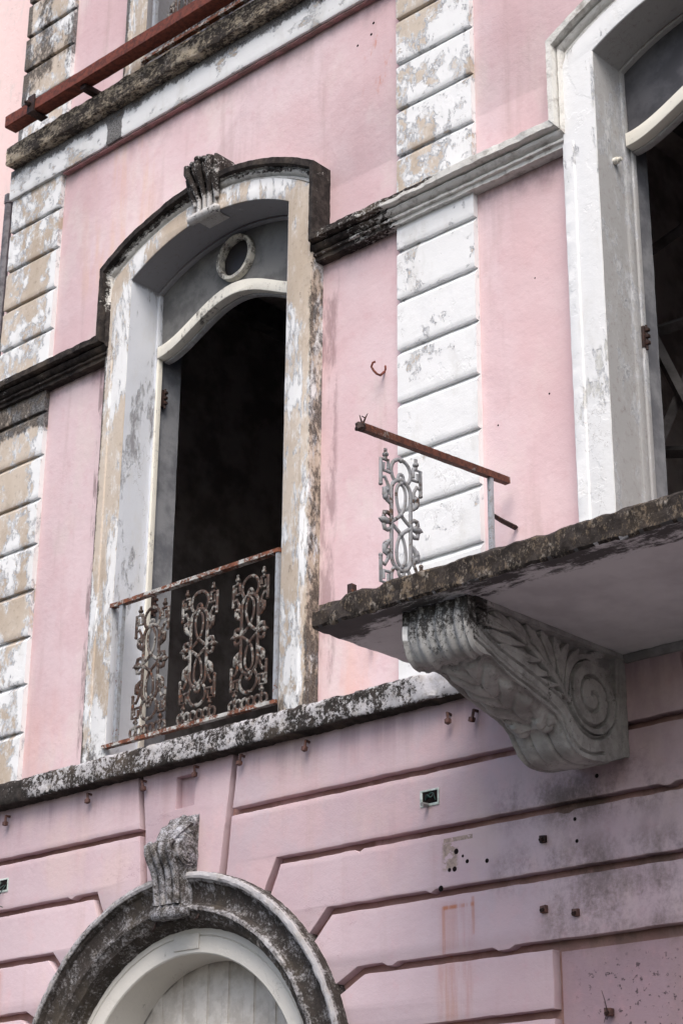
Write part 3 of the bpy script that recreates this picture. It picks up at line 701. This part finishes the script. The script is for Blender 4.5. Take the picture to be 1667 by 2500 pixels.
# volutes on both flanks
for sx in (-1, 1):
    for r_, t_ in ((.082, .010), (.060, .016), (.038, .021), (.016, .027)):
        ks.tube([(CL + sx * .118, -.085, 3.95), (CL + sx * (.122 + t_), -.085, 3.95)], r_, 24)
for k in range(13):          # leaf blades fanning over the top
    q = -1 + k / 6.; zz = 4.20 - abs(q) * .05
    ks.tube([(CL + q * .05, -.165, 4.0), (CL + q * .085, -.12, 4.06), (CL + q * .115, -.065, 4.12), (CL + q * .12, -.01, zz)], [.012, .016, .015, .006], 6)
lobes(ks, CL, [(.10, -.05, 4.08, .035, 1, 1, 1), (.11, -.03, 4.14, .03, 1, 1, 1), (-.10, -.05, 4.08, .035, 1, 1, 1), (.09, -.09, 4.04, .03, 1, 1, 1)])
ks.rough(.0045, 40, 0, 9, 5); ks.build('keystone', M['key_low'], AW, 50)

# ---- balcony
BA = part('balcony', B)
sp = resample([(-.003, 4.510), (-1.325, 4.510), (-1.337, 4.522), (-1.340, 4.628), (-1.325, 4.642), (-.6, 4.652), (-.003, 4.655)], .035)
n = 220; rows = []
x0, x1 = .62, 5.2
for i in range(n + 1):
    x = x0 + (x1 - x0) * i / n; row = []
    for (y, z) in sp:
        xx = x; yy = y; zz = z
        if y < -1.3 and z > 4.56:       # broken arris along the front, worst at the free corner
            c_ = noise.noise(Vector((x * 6, 2, z * 4))); d_ = max(0, c_ - .1) * .05 + (max(0, .85 - x) * .15 if z > 4.6 else 0)
            yy += d_; zz -= d_ * .9
        row.append((xx, yy, zz))
    rows.append(row)
gg = G(); gg.grid(rows, ring=True, caps=True); gg.rough(.006, 15, .006, 6, 11)
# give underside its own paint: second material by face height
slab = gg.build('slab', M['slab'], BA, 40)
slab.data.materials.append(M['soffit'])
for p in slab.data.polygons:
    if p.normal.z < -.75: p.material_index = 1
gg = G(); gg.grid(sweep_x(resample([(-.002, 4.470), (-.02, 4.472), (-.034, 4.490), (-.036, 4.508), (-.002, 4.508)], .02), 1.5, 4.9, .04), ring=True, caps=True); gg.rough(.002, 12); gg.build('wall_fillet', M['stone'], BA)

# carved bracket
cur = dict(
b1=[(-1.214, 4.411), (-1.137, 4.363), (-1.003, 4.3), (-0.841, 4.264), (-0.677, 4.219), (-0.521, 4.17), (-0.463, 4.114), (-0.393, 4.045), (-0.281, 4.023), (-0.162, 4.071), (-0.102, 4.162)],
b2=[(-1.183, 4.314), (-1.095, 4.277), (-0.96, 4.22), (-0.798, 4.176), (-0.657, 4.14), (-0.538, 4.098), (-0.505, 4.037), (-0.435, 3.968), (-0.325, 3.945), (-0.208, 3.976)],
s1=[(-0.471, 4.182), (-0.553, 4.248), (-0.648, 4.31), (-0.741, 4.364), (-0.835, 4.41), (-0.974, 4.435), (-1.089, 4.443), (-1.157, 4.448)],
s2=[(-0.471, 4.182), (-0.529, 4.238), (-0.588, 4.293), (-0.669, 4.359), (-0.763, 4.413)],
)
def smooth(pl, it=2):
    for _ in range(it):
        q = [pl[0]]
        for a, b in zip(pl, pl[1:]): q += [tuple(.75 * np.array(a) + .25 * np.array(b)), tuple(.25 * np.array(a) + .75 * np.array(b))]
        pl = q + [pl[-1]]
    return pl
def dist_to(P, pl):
    "distance of points P (n,2) to a polyline"
    best = np.full(len(P), 9.)
    for a, b in zip(pl, pl[1:]):
        a = np.array(a); b = np.array(b); ab = b - a; t = np.clip(((P - a) @ ab) / max(1e-12, ab @ ab), 0, 1)
        best = np.minimum(best, np.hypot(*(P - (a + t[:, None] * ab)).T))
    return best
outl = smooth([(.0, 3.995), (-.05, 3.99), (-.15, 3.945), (-.26, 3.925), (-.364, 3.918), (-.44, 3.94), (-.50, 4.00), (-.53, 4.05), (-.587, 4.095), (-.753, 4.138), (-.926, 4.190), (-1.02, 4.232), (-1.075, 4.256), (-1.13, 4.250), (-1.19, 4.272), (-1.225, 4.34), (-1.235, 4.42), (-1.215, 4.47), (-1.215, 4.515)], 2)
BX0, BX1 = 1.10, 1.49
bx0 = lambda y: float(np.interp(y, [-1.23, -1.11, -1.04, 0], [1.10, 1.10, 1.165, 1.165]))
oy = np.array([p[0] for p in outl]); oz = np.array([p[1] for p in outl])
def bottom(y):
    m_ = oz <= 4.43; return np.interp(-y, -oy[m_], oz[m_])
ys = np.linspace(0, -1.232, 480); rows = []
nz = 210
for y in ys:
    zb_ = bottom(y) if y > -1.225 else bottom(y)
    rows.append([(y, zb_ + (4.512 - zb_) * t / nz) for t in range(nz + 1)])
P2 = np.array(rows).reshape(-1, 2)
dep = np.zeros(len(P2)); Y_, Z_ = P2[:, 0], P2[:, 1]
bl = np.array(smooth(cur['b1'])); o_ = np.argsort(bl[:, 0])
low_ = np.interp(Y_, bl[o_, 0], bl[o_, 1])
inside = np.clip((Z_ - low_ - .012) / .006, 0, 1) * np.clip((4.484 - Z_) / .006, 0, 1) * np.clip((-.085 - Y_) / .006, 0, 1) * np.clip((Y_ + 1.175) / .006, 0, 1)
field = .030 * inside
def ridge(pl, hw, h0, peak=.006):
    "half-round ridge along a line, rising out of the sunk field"
    dd_ = dist_to(P2, smooth(pl)) / hw
    return np.where(dd_ < 1, h0 - peak * np.sqrt(np.clip(1 - dd_ ** 2, 0, 1)), 9.)
rel = np.full(len(P2), 9.)
def leaf(base, tip, wd_, bend):
    global rel
    b_ = np.array(base); t_ = np.array(tip); ax = t_ - b_; L = math.hypot(*ax); ax = ax / L; nn = np.array((-ax[1], ax[0]))
    q = P2 - b_; u = q @ ax / L; v = q @ nn - bend * np.sin(np.clip(u, 0, 1) * math.pi) 
    w_ = wd_ * np.clip(np.sin(np.clip(u, 0, 1) ** 1.5 * math.pi), 0, 1) ** .7 + .004 * (u > 0) * (u < 1)
    r_ = np.abs(v) / np.maximum(w_, 1e-4); ok = (u > 0) & (u < 1) & (r_ < 1)
    h = .012 - .018 * np.sqrt(np.clip(1 - r_ ** 2, 0, 1)) + .009 * np.clip(1 - np.abs(v) / .0035, 0, 1) + .005 * np.clip(1 - np.abs(np.abs(v) - w_ * .5) / .0028, 0, 1)
    rel = np.where(ok, np.minimum(rel, h), rel)
for a in (((-.55, 4.235), (-.80, 4.222), .020, .010), ((-.60, 4.275), (-.89, 4.280), .026, .016), ((-.68, 4.325), (-1.00, 4.325), .026, .014), ((-.80, 4.372), (-1.09, 4.372), .022, .010), ((-.92, 4.41), (-1.16, 4.425), .016, .006),
          ((-.50, 4.20), (-.68, 4.190), .012, .006),
          ((-.62, 4.300), (-.80, 4.472), .024, -.016), ((-.58, 4.285), (-.68, 4.474), .024, -.018), ((-.545, 4.265), (-.58, 4.468), .024, -.016), ((-.52, 4.25), (-.47, 4.465), .024, .020), ((-.50, 4.235), (-.38, 4.455), .020, .026),
          ((-.76, 4.392), (-.93, 4.474), .020, -.010), ((-.88, 4.425), (-1.04, 4.474), .014, -.006), ((-.30, 4.43), (-.12, 4.40), .020, -.026), ((-.33, 4.42), (-.17, 4.475), .016, .010),
          ((-.40, 4.10), (-.22, 4.075), .013, .012), ((-.36, 4.085), (-.14, 4.12), .013, .018)): leaf(*a)
rel = np.minimum(rel, ridge(cur['s1'], .013, .010, .014)); rel = np.minimum(rel, ridge(cur['s2'], .009, .012, .014))
rel = np.minimum(rel, ridge([(-.50, 4.20), (-.485, 4.30), (-.43, 4.39), (-.33, 4.44), (-.24, 4.43)], .016, .010, .014))
# volute: a domed disc cut by its spiral
vd = np.hypot((Y_ + .285) / .178, (Z_ - 4.235) / .172)
vol = np.where(vd < 1, -.004 + .006 * vd, 9.)
for (tn, w1_, d1_) in ((0, .0095, .026), (1, .0035, .010)):
    sp_ = []
    for k in range(90):
        a = k / 89; th = 2.1 + a * 4 * math.pi + tn * .55; rr_ = .93 * (1 - a) ** .85 + .07
        sp_.append((-.285 + .178 * rr_ * math.cos(th), 4.235 + .172 * rr_ * math.sin(th)))
    dd = dist_to(P2, sp_); vol = np.where(vd < 1.05, np.maximum(vol, 0) * 0 + np.where(vol < 5, vol, 0) + d1_ * np.clip(1.25 - dd / w1_, 0, 1) ** .7, vol)
rel = np.where(vd < 1.05, vol, rel)
dep = np.where(rel < 5, np.minimum(rel, field + 9 * (vd < 1.05)), field)
for k_, w_, d_ in (('b1', .007, .020), ('b2', .007, .018)):
    dd = dist_to(P2, smooth(cur[k_])); dep = np.maximum(dep, d_ * np.clip(1.25 - dd / w_, 0, 1) ** .6)
mid_ = [(y_, z_ + .028) for y_, z_ in cur['b2'][:8]]; dep = np.maximum(dep, .006 * np.clip(1.2 - dist_to(P2, smooth(mid_)) / .004, 0, 1))
dep = np.maximum(dep, .008 * np.clip(1.2 - np.abs(Y_ + .055) / .005, 0, 1))
dep = np.clip(dep, -.014, .036)
V = [(BX1 - dep[i] + noise.noise(Vector((P2[i][0] * 14, P2[i][1] * 14, 1))) * .003, P2[i][0], P2[i][1]) for i in range(len(P2))]
gg = G(); gg.grid(np.array(V).reshape(len(ys), nz + 1, 3))
# underside and nose, with leaf relief, rims and straps
ol = resample(outl, .009); nu = 60; rows = []
L_ = [0.]
for a, b in zip(ol, ol[1:]): L_.append(L_[-1] + math.dist(a, b))
for k, (y, z) in enumerate(ol):
    a = ol[max(0, k - 1)]; b = ol[min(len(ol) - 1, k + 1)]; ty, tz = b[0] - a[0], b[1] - a[1]; q = math.hypot(ty, tz); ny, nz_ = tz / q, -ty / q
    if nz_ > 0 and y > -1.1: ny, nz_ = -ny, -nz_
    if y <= -1.1 and ny > 0: ny, nz_ = -ny, -nz_
    s = L_[k]; row = []
    for u in range(nu + 1):
        t = -1 + 2 * u / nu; h = 0.
        rim = math.exp(-((abs(t) - .86) / .05) ** 2); h -= .012 * rim
        if s < .62:             # three straps at the foot
            h += .010 * math.exp(-((abs(t) - .30) / .05) ** 2) * -1 + (.008 if abs(t) < .27 else 0)
        elif s < 1.18:          # acanthus leaf, veined, with a scalloped edge
            v_ = (s - .62) / .56; wv = (.80 - .10 * v_) * (1 + .08 * math.sin(v_ * 24))
            if abs(t) < wv:
                h += .032 * (1 - (abs(t) / wv) ** 6) ** .5
                h -= .008 * math.exp(-(t / .04) ** 2)
                h -= .020 * max(0, math.sin((v_ * 9 - abs(t) * 3.2 + noise.noise(Vector((v_ * 4, t * 3, 0))) * .6) * math.pi) - .4)
            if v_ < .12: h += .02 * math.exp(-((abs(t) - .42) / .18) ** 2)
        else:                   # draped nose
            h += .016 * abs(math.sin(t * 5.2 + .4)) + .005 * math.sin(t * 23 + s * 8)
        edge = min(1, (1 - abs(t)) * 12); h *= edge
        xl = bx0(y); row.append((xl + (BX1 - xl) * u / nu, y + ny * h, z + nz_ * h))
    rows.append(row)
gg.grid(rows)
gg.grid([[(bx0(y), y, bottom(y) + (4.512 - bottom(y)) * t / 6) for t in range(7)] for y in np.linspace(0, -1.232, 120)])
# curls where the leaf ends
for t in (-.42, .42):
    cxx = (1.165 + BX1) / 2 + t * (BX1 - 1.165) / 2
    for r_, o_ in ((.034, 0), (.022, .008), (.010, .014)): gg.ball((cxx, -.545 - o_, 4.055 - o_), r_, (1.2, 1, 1), 12)
gg.rough(.0025, 30, seed=2)
gg.build('bracket', M['bracket'], BA, 60)
# little cap moulding under the slab on the flank
gg = G(); gg.box(1.15, BX1 + .014, -1.19, -.02, 4.484, 4.509); gg.rough(.002, 20); gg.build('bracket_cap', M['bracket'], BA)

# ------------------------------------------------------------------ ironwork
def baluster(mat, parent, name='baluster_panel', w=.165, h=.86, chain=True):
    "cast panel in its own frame: u across, v up; returned as G in x/z at y=0"
    g_ = G(); r = .0085
    def T(pts, rr=r, closed=False, n=7): g_.tube([(u, 0, v) for u, v in pts], [q * 1.4 for q in rr] if isinstance(rr, list) else rr * 1.4, n, closed, .62)
    def mirror(f):
        for s_ in (-1, 1): f(s_)
    mid = .475
    if chain:
        for k in range(6):
            c = (-.1375 + .055 * k, .032); T([(c[0] + .026 * math.cos(a), c[1] + .030 * math.sin(a)) for a in [2 * math.pi * q / 14 for q in range(14)]], .0075, True)
    for fl in (1, -1):
        V_ = lambda v: mid + (v - mid) * fl
        # long oval half
        top = [(.072 * math.cos(a), V_(.215 + .0 + (-.075) * math.sin(a) + .075)) for a in [math.pi * q / 12 for q in range(13)]]
        T([(.072, V_(mid))] + top + [(-.072, V_(mid))], .0095)
        # U loop outside
        T([(.072 * math.cos(a) * 1.02, V_(.17 - .075 * math.sin(a))) for a in [math.pi * (-.25 + 1.5 * q / 16) for q in range(17)]], .0085)
        # eye
        T([(.020 * math.cos(a), V_(.205 + .024 * math.sin(a))) for a in [2 * math.pi * q / 12 for q in range(12)]], .008, True)
        g_.ball((0, 0, V_(.235)), .014, (1, .8, 1))
        # inner oval
        T([(.034 * math.cos(a) * (1 - .25 * math.sin(a)), V_(.325 + .085 * math.sin(a))) for a in [2 * math.pi * q / 22 for q in range(22)]], .0075, True)
        g_.ball((0, 0, V_(.418)), .017, (1, .8, .9)); g_.ball((0, 0, V_(.10)), .014, (1.1, .8, 1))
        mirror(lambda s_: T([(0, V_(.42)), (s_ * .04, V_(.45)), (s_ * .085, V_(mid + .004))], .0085))
        def side(s_):
            # key fret
            T([(s_ * .095, V_(.175)), (s_ * .095, V_(.125)), (s_ * .150, V_(.125)), (s_ * .150, V_(.265))], .009)
            T([(s_ * .072, V_(.19)), (s_ * .128, V_(.19)), (s_ * .128, V_(.145))], .0075)
            g_.ball((s_ * .150, 0, V_(.272)), .012)
            g_.ball((s_ * .115, 0, V_(.095)), .017, (1, 1, .9)); T([(s_ * .115, V_(.06)), (s_ * .115, V_(.12))], .008)
            # leaf scroll
            T([(s_ * .150, V_(.235)), (s_ * .120, V_(.225)), (s_ * .098, V_(.262)), (s_ * .092, V_(.32))], .008)
            T([(s_ * .080, V_(.37)), (s_ * .100, V_(.355)), (s_ * .120, V_(.325)), (s_ * .122, V_(.295)), (s_ * .104, V_(.285))], [.007, .011, .014, .012, .007])
            g_.ball((s_ * .116, 0, V_(.335)), .018, (.9, .8, 1.3)); g_.ball((s_ * .108, 0, V_(.30)), .014)
            # fleur at the waist
            T([(s_ * .072, V_(.44)), (s_ * .10, V_(.425)), (s_ * .122, V_(.430)), (s_ * .128, V_(.45)), (s_ * .112, V_(.46))], [.008, .009, .011, .010, .006])
        mirror(side)
        V_ = None
    mirror(lambda s_: (g_.ball((s_ * .120, 0, mid), .024, (1.6, .7, .9)), T([(s_ * .08, mid), (s_ * .165, mid)], [.012, .004])))
    return g_
bal = baluster(None, None)
def bal_mesh(mat, parent, frame, name='baluster_panel'):
    "frame maps (u, y, v) to world"
    V = [frame(*p) for p in bal.v]
    return mk(name, V, bal.f, mat, parent, 60)
def railing_window(cx, dz, label, group):
    T_ = thing('iron_railing', (cx, 0, 4.67 + dz), label, 'railing', group)
    def bar(name, x0, x1, y0, y1, z0, z1, mat, tilt=0):
        g_ = G(); n_ = max(1, int(max(x1 - x0, z1 - z0) / .04)); rows = []
        if x1 - x0 > z1 - z0:
            for i in range(n_ + 1):
                x = x0 + (x1 - x0) * i / n_; rows.append([(x, y0, z0), (x, y1, z0), (x, y1, z1), (x, y0, z1)])
        else:
            for i in range(n_ + 1):
                z = z0 + (z1 - z0) * i / n_; rows.append([(x0, y0, z), (x1, y0, z), (x1, y1, z), (x0, y1, z)])
        g_.grid(rows, ring=True, caps=True); g_.rough(.0012, 25); return g_.build(name, mat, T_, 30)
    bar('top_rail', cx - .775, cx + .77, -.02, .022, 5.690 + dz, 5.716 + dz, M['iron'])
    bar('bottom_rail', cx - .785, cx + .765, -.018, .02, 4.745 + dz, 4.768 + dz, M['iron'])
    bar('post', cx - .685, cx - .655, -.014, .016, 4.768 + dz, 5.690 + dz, M['iron_grey'])
    bar('post', cx + .738, cx + .764, -.014, .016, 4.768 + dz, 5.690 + dz, M['iron_grey'])
    first = None
    for k, ox in enumerate((-.37, .075, .505)):
        if first is None: first = bal_mesh(M['iron_dark'], T_, lambda u, y, v: (cx + ox + u, y, 4.772 + dz + v * .972))
        else:
            c = first.copy(); COL.objects.link(c); c.parent = T_; c.location = (ox + .37, .004 * k, 0); c.rotation_euler = (0, 0, (.02, -.012)[k - 1])
    return T_
railing_window(CD, 0, 'rusty ornate iron railing with three cast panels across the dark tall window', None)
railing_window(CD, UPZ, 'weathered iron railing of the upper window half hidden behind the rusty steel beam', None)

# broken balcony railing
T_ = thing('broken_railing', (.77, -.12, 4.66), 'broken balcony railing with one grey cast panel under a rusty sloping rail', 'railing')
g_ = G(); rows = []
for i in range(40):
    t = i / 39; y = .03 + (-1.165 - .03) * t; z = 5.675 - .085 * t
    sx = .018
    rows.append([(.77 - sx, y, z - .019), (.77 + sx, y, z - .019), (.77 + sx, y, z + .019), (.77 - sx, y, z + .019)])
g_.grid(rows, ring=True, caps=True); g_.rough(.0015, 30); g_.build('rail', M['rail_rust'], T_, 30)
g_ = G(); g_.ball((.77, -1.165, 5.590), .029, (1, .7, .9), 10); g_.rough(.012, 40)
g_.tube([(.77, -1.15, 5.60), (.775, -1.13, 5.65), (.78, -1.12, 5.675)], [.008, .004, .002], 5); g_.tube([(.77, -1.15, 5.61), (.765, -1.165, 5.655)], [.006, .002], 5); g_.tube([(.775, -1.13, 5.645), (.765, -1.15, 5.655)], [.004, .002], 5)
g_.build('broken_end', M['rust_black'], T_)
g_ = G(); g_.bbox(.757, .783, -.137, -.111, 4.65, 5.645, .002); g_.rough(.0012, 25); g_.build('post', M['iron_grey'], T_, 30)
bal_mesh(M['iron_panel'], T_, lambda u, y, v: (.77 + y, -.858 + u * 1.02, 4.70 + (v - 0) * .945 + u * .075 * 1.0))
g_ = G(); g_.tube([(.77, .09, 5.42), (.77, -.03, 5.425), (.772, -.10, 5.432)], .014, 6); g_.rough(.004, 40); g_.build('rail_stub', M['rust_black'], T_)
g_ = G(); g_.bbox(.757, .783, -1.015, -.995, 4.65, 4.75, .002); g_.build('rail_stub', M['rust_black'], T_)
g_ = G(); g_.bbox(.76, .79, -1.24, -1.205, 4.60, 4.73, .004); g_.rough(.004, 40)
props(g_.build('post_stump', M['rust_black']), 'short rusted stump of a post on the balcony corner', 'post stump')

# rusty steel beam across the upper left
T_ = thing('steel_beam', (-2.3, -.15, 9.92), 'long rusty steel beam fixed across the upper facade above the ledge', 'beam')
g_ = G(); P = []
for i in range(120):
    x = -3.86 + 5.4 * i / 119
    P.append([(x, -.20, 9.928), (x, -.20, 10.020), (x, -.185, 10.026), (x, -.095, 10.026), (x, -.09, 10.02), (x, -.09, 9.926), (x, -.19, 9.922)])
g_.grid(P, ring=True, caps=True); g_.rough(.0025, 10); g_.build('beam', M['rust'], T_, 30)
g_ = G(); g_.bbox(-3.57, -3.49, -.214, -.199, 9.915, 10.06, .003); g_.bbox(-3.57, -3.49, -.214, -.07, 9.908, 9.922, .003); g_.tube([(-3.54, -.20, 9.985), (-3.54, -.245, 9.985)], .022, 6); g_.tube([(-3.54, -.24, 9.985), (-3.54, -.262, 9.985)], .011, 8)
g_.build('clamp', M['rust_black'], T_)
for x in (-3.0, -1.2, .6):
    g_ = G(); g_.bbox(x, x + .06, -.16, .10, 9.885, 9.93, .003); g_.build('support', M['rust_black'], T_)

# small iron things on the walls
def tube_thing(name, segs, mat, label, cat, group=None):
    g_ = G()
    for pts, r in segs: g_.tube(pts, r, 7)
    g_.rough(.0012, 50); return props(g_.build(name, mat), label, cat, group)
tube_thing('iron_hook', [([(-.185, .10, 6.690), (-.180, .055, 6.645), (-.178, .02, 6.640), (-.195, .012, 6.665), (-.215, .012, 6.698), (-.205, .014, 6.722), (-.188, .018, 6.724)], .0075)], M['rust'], 'bent rusty hook sticking out of the pink wall left of the right pilaster', 'hook')
g_ = G(); g_.ball((-.182, .103, 6.71), .016, (.9, .4, 1.4)); g_.rough(.006, 40); g_.build('rust_plug', M['rust'], B)
tube_thing('iron_hook', [([(-.26, .10, 5.04), (-.262, .06, 5.03), (-.262, .05, 4.95)], .011)], M['rust'], 'short rusty spike on the pink wall under the balcony tip', 'hook')
tube_thing('iron_hook', [([(-1.86, .0, 3.62), (-1.86, -.04, 3.575), (-1.865, -.05, 3.54), (-1.885, -.045, 3.53)], .007)], M['rust_black'], 'black hook left below the lower keystone on the arch', 'hook')
tube_thing('iron_hook', [([(-1.49, .0, 3.64), (-1.49, -.04, 3.60), (-1.495, -.05, 3.565), (-1.52, -.045, 3.555)], .007)], M['rust_black'], 'black hook right below the lower keystone on the arch', 'hook')
pins = [(-3.393, 4.432, 'rusty pin under the sill at the left edge of the wall'), (-2.567, 4.447, 'rusty pin under the sill left of the joint beside the key block'), (-2.05, 4.446, 'rusty pin under the sill just right of the left key joint'),
        (-1.586, 4.456, 'rusty pin under the sill right of the small niche'), (-1.197, 4.452, 'rusty pin under the sill just right of the right key joint'), (-.67, 4.443, 'rusty pin under the sill below the right side of the tall window'),
        (.376, 4.405, 'rusty pin on the wall just left of the carved bracket'), (.548, 4.39, 'bent rusty pin closest to the carved bracket')]
first = None
for x, z, lab in pins:
    if first is None:
        T_ = thing('wall_pin', (x, 0, z), lab, 'pin', 'rusty pins along the wall under the sill'); first = T_
        g_ = G(); g_.tube([(x, .005, z + .02), (x, -.035, z + .02)], .008, 7); g_.tube([(x, -.035, z + .025), (x, -.035, z - .03)], .008, 7); g_.rough(.002, 40); g_.build('shank', M['pin'], T_)
        g_ = G(); g_.bbox(x - .014, x + .014, -.05, -.022, z - .045, z - .02, .003); g_.rough(.003, 40); g_.build('nut', M['pin'], T_)
    else:
        c = first.copy(); COL.objects.link(c); c.location = (x, 0, z); c['label'] = lab; c.rotation_euler = (random.uniform(-.2, .2), random.uniform(-.3, .3), 0)
        for ch in first.children:
            e = ch.copy(); COL.objects.link(e); e.parent = c
# cable boxes
def cable_box(x0, x1, z0, z1, label, wires):
    T_ = thing('cable_box', ((x0 + x1) / 2, 0, z0), label, 'socket box', 'empty cable boxes sunk in the ground floor wall')
    plate('frame', [(x0, z0), (x1, z0), (x1, z1), (x0, z1)], [[(x0 + .016, z0 + .014), (x1 - .010, z0 + .014), (x1 - .010, z1 - .010), (x0 + .016, z1 - .010)]], -.006, .03, M['boxframe'], T_, .002)
    g_ = G(); g_.box(x0 + .01, x1 - .006, -.001, .001, z0 + .01, z1 - .006); g_.build('cavity_shade', M['hole'], T_)  # flat dark sheet in place of the shade inside the box
    for k, w_ in enumerate(wires):
        g_ = G(); g_.tube(smooth(w_), .0035, 6); g_.build('wire', M['cable'], T_)
cable_box(.153, .283, 3.955, 4.045, 'empty socket box with a cable end left of the bracket foot', [[(.19, -.004, 3.99), (.21, -.02, 4.02), (.24, -.02, 3.99), (.25, -.006, 4.02)], [(.2, -.004, 4.0), (.25, -.018, 4.03), (.265, -.01, 3.98)]])
cable_box(-3.46, -3.355, 3.955, 4.045, 'empty socket box with loose green wires at the left edge of the wall', [[(-3.40, -.004, 4.0), (-3.43, -.04, 3.96), (-3.46, -.05, 3.90), (-3.41, -.05, 3.87), (-3.36, -.03, 3.85)], [(-3.42, -.004, 4.02), (-3.45, -.03, 3.98), (-3.47, -.04, 3.92)], [(-3.38, -.004, 4.0), (-3.40, -.03, 3.94), (-3.44, -.04, 3.89)]])
g_ = G(); g_.tube([(.205, -.0, 3.962), (.205, -.05, 3.958)], .012, 8); props(g_.build('cable_stub', M['stone']), 'stub of a conduit poking out below the socket box by the bracket', 'conduit stub')
# bolts and dark discs painted for the shade in drilled holes
hn = 0
for x, z, r_ in ((.392, 3.69, .015), (.464, 3.629, .011), (.593, 3.614, .012), (.379, 3.60, .014), (.345, 3.60, .011), (1.149, 3.744, .010), (1.156, 3.634, .010), (1.291, 3.938, .011), (.286, 3.511, .016), (.435, 3.66, .008), (-.30, 9.19, .010), (-.42, 9.16, .009), (-.28, 9.27, .01), (-3.44, 3.335, .012), (-3.40, 3.30, .008), (-3.47, 3.29, .009), (-3.02, 10.20, .013), (.66, 6.07, .006), (1.02, 6.15, .006), (.95, 6.9, .005)):
    y = .1 if z > 4.6 else 0
    g_ = G(); g_.ball((x, y, z), r_, (1, .22, 1), 10); g_.build('drill_hole_disc', M['hole'], B)
for x, z, lab in ((.957, 3.671, 'square rusty bolt head with a dark drip on the darkened lower wall'), (.949, 3.324, 'grey bolt above the sunk panel corner'), (1.139, 3.286, 'hooked bolt right of the grey bolt on the darkened lower wall'), (1.281, 2.808, 'bolt with a dry twig in the sunk speckled panel')):
    yb = .034 if z < 3 else 0
    T_ = thing('wall_bolt', (x, yb, z), lab, 'bolt', 'bolts in the lower right wall')
    g_ = G(); g_.bbox(x - .018, x + .018, yb - .02, yb + .01, z - .018, z + .018, .003); g_.rough(.003, 40); g_.build('head', M['pin'] if z != 3.671 else M['rust_black'], T_)
    g_ = G(); g_.tube([(x, yb - .015, z), (x + .004, yb - .04, z - .01)], .009, 7); g_.build('shank', M['rust_black'], T_)
    if z < 3:
        g_ = G(); g_.tube([(x, yb - .02, z), (x - .004, yb - .03, z + .05), (x - .02, yb - .03, z + .10)], [.003, .002, .001], 5); g_.tube([(x, yb - .02, z), (x - .015, yb - .03, z - .05)], [.003, .001], 5); g_.build('twig', M['rust_black'], T_)

# drainpipe and neighbour
props(tube_thing('drainpipe', [([(-4.16, .12, 0.2), (-4.16, .12, 9.55)], .035), ([(-4.16, .12, 9.50), (-4.16, .12, 9.58)], .042)], M['pipe'], 'grey drainpipe running down at the left corner of the pink building', 'drainpipe'))
N = thing('neighbour_building', (-9, .4, 0), 'plain peach rendered house wall left of the pink building', 'building')
g_ = G(); g_.box(-20, -4.05, .30, 9, 0, 17); g_.build('wall', M['neighbour'], N)
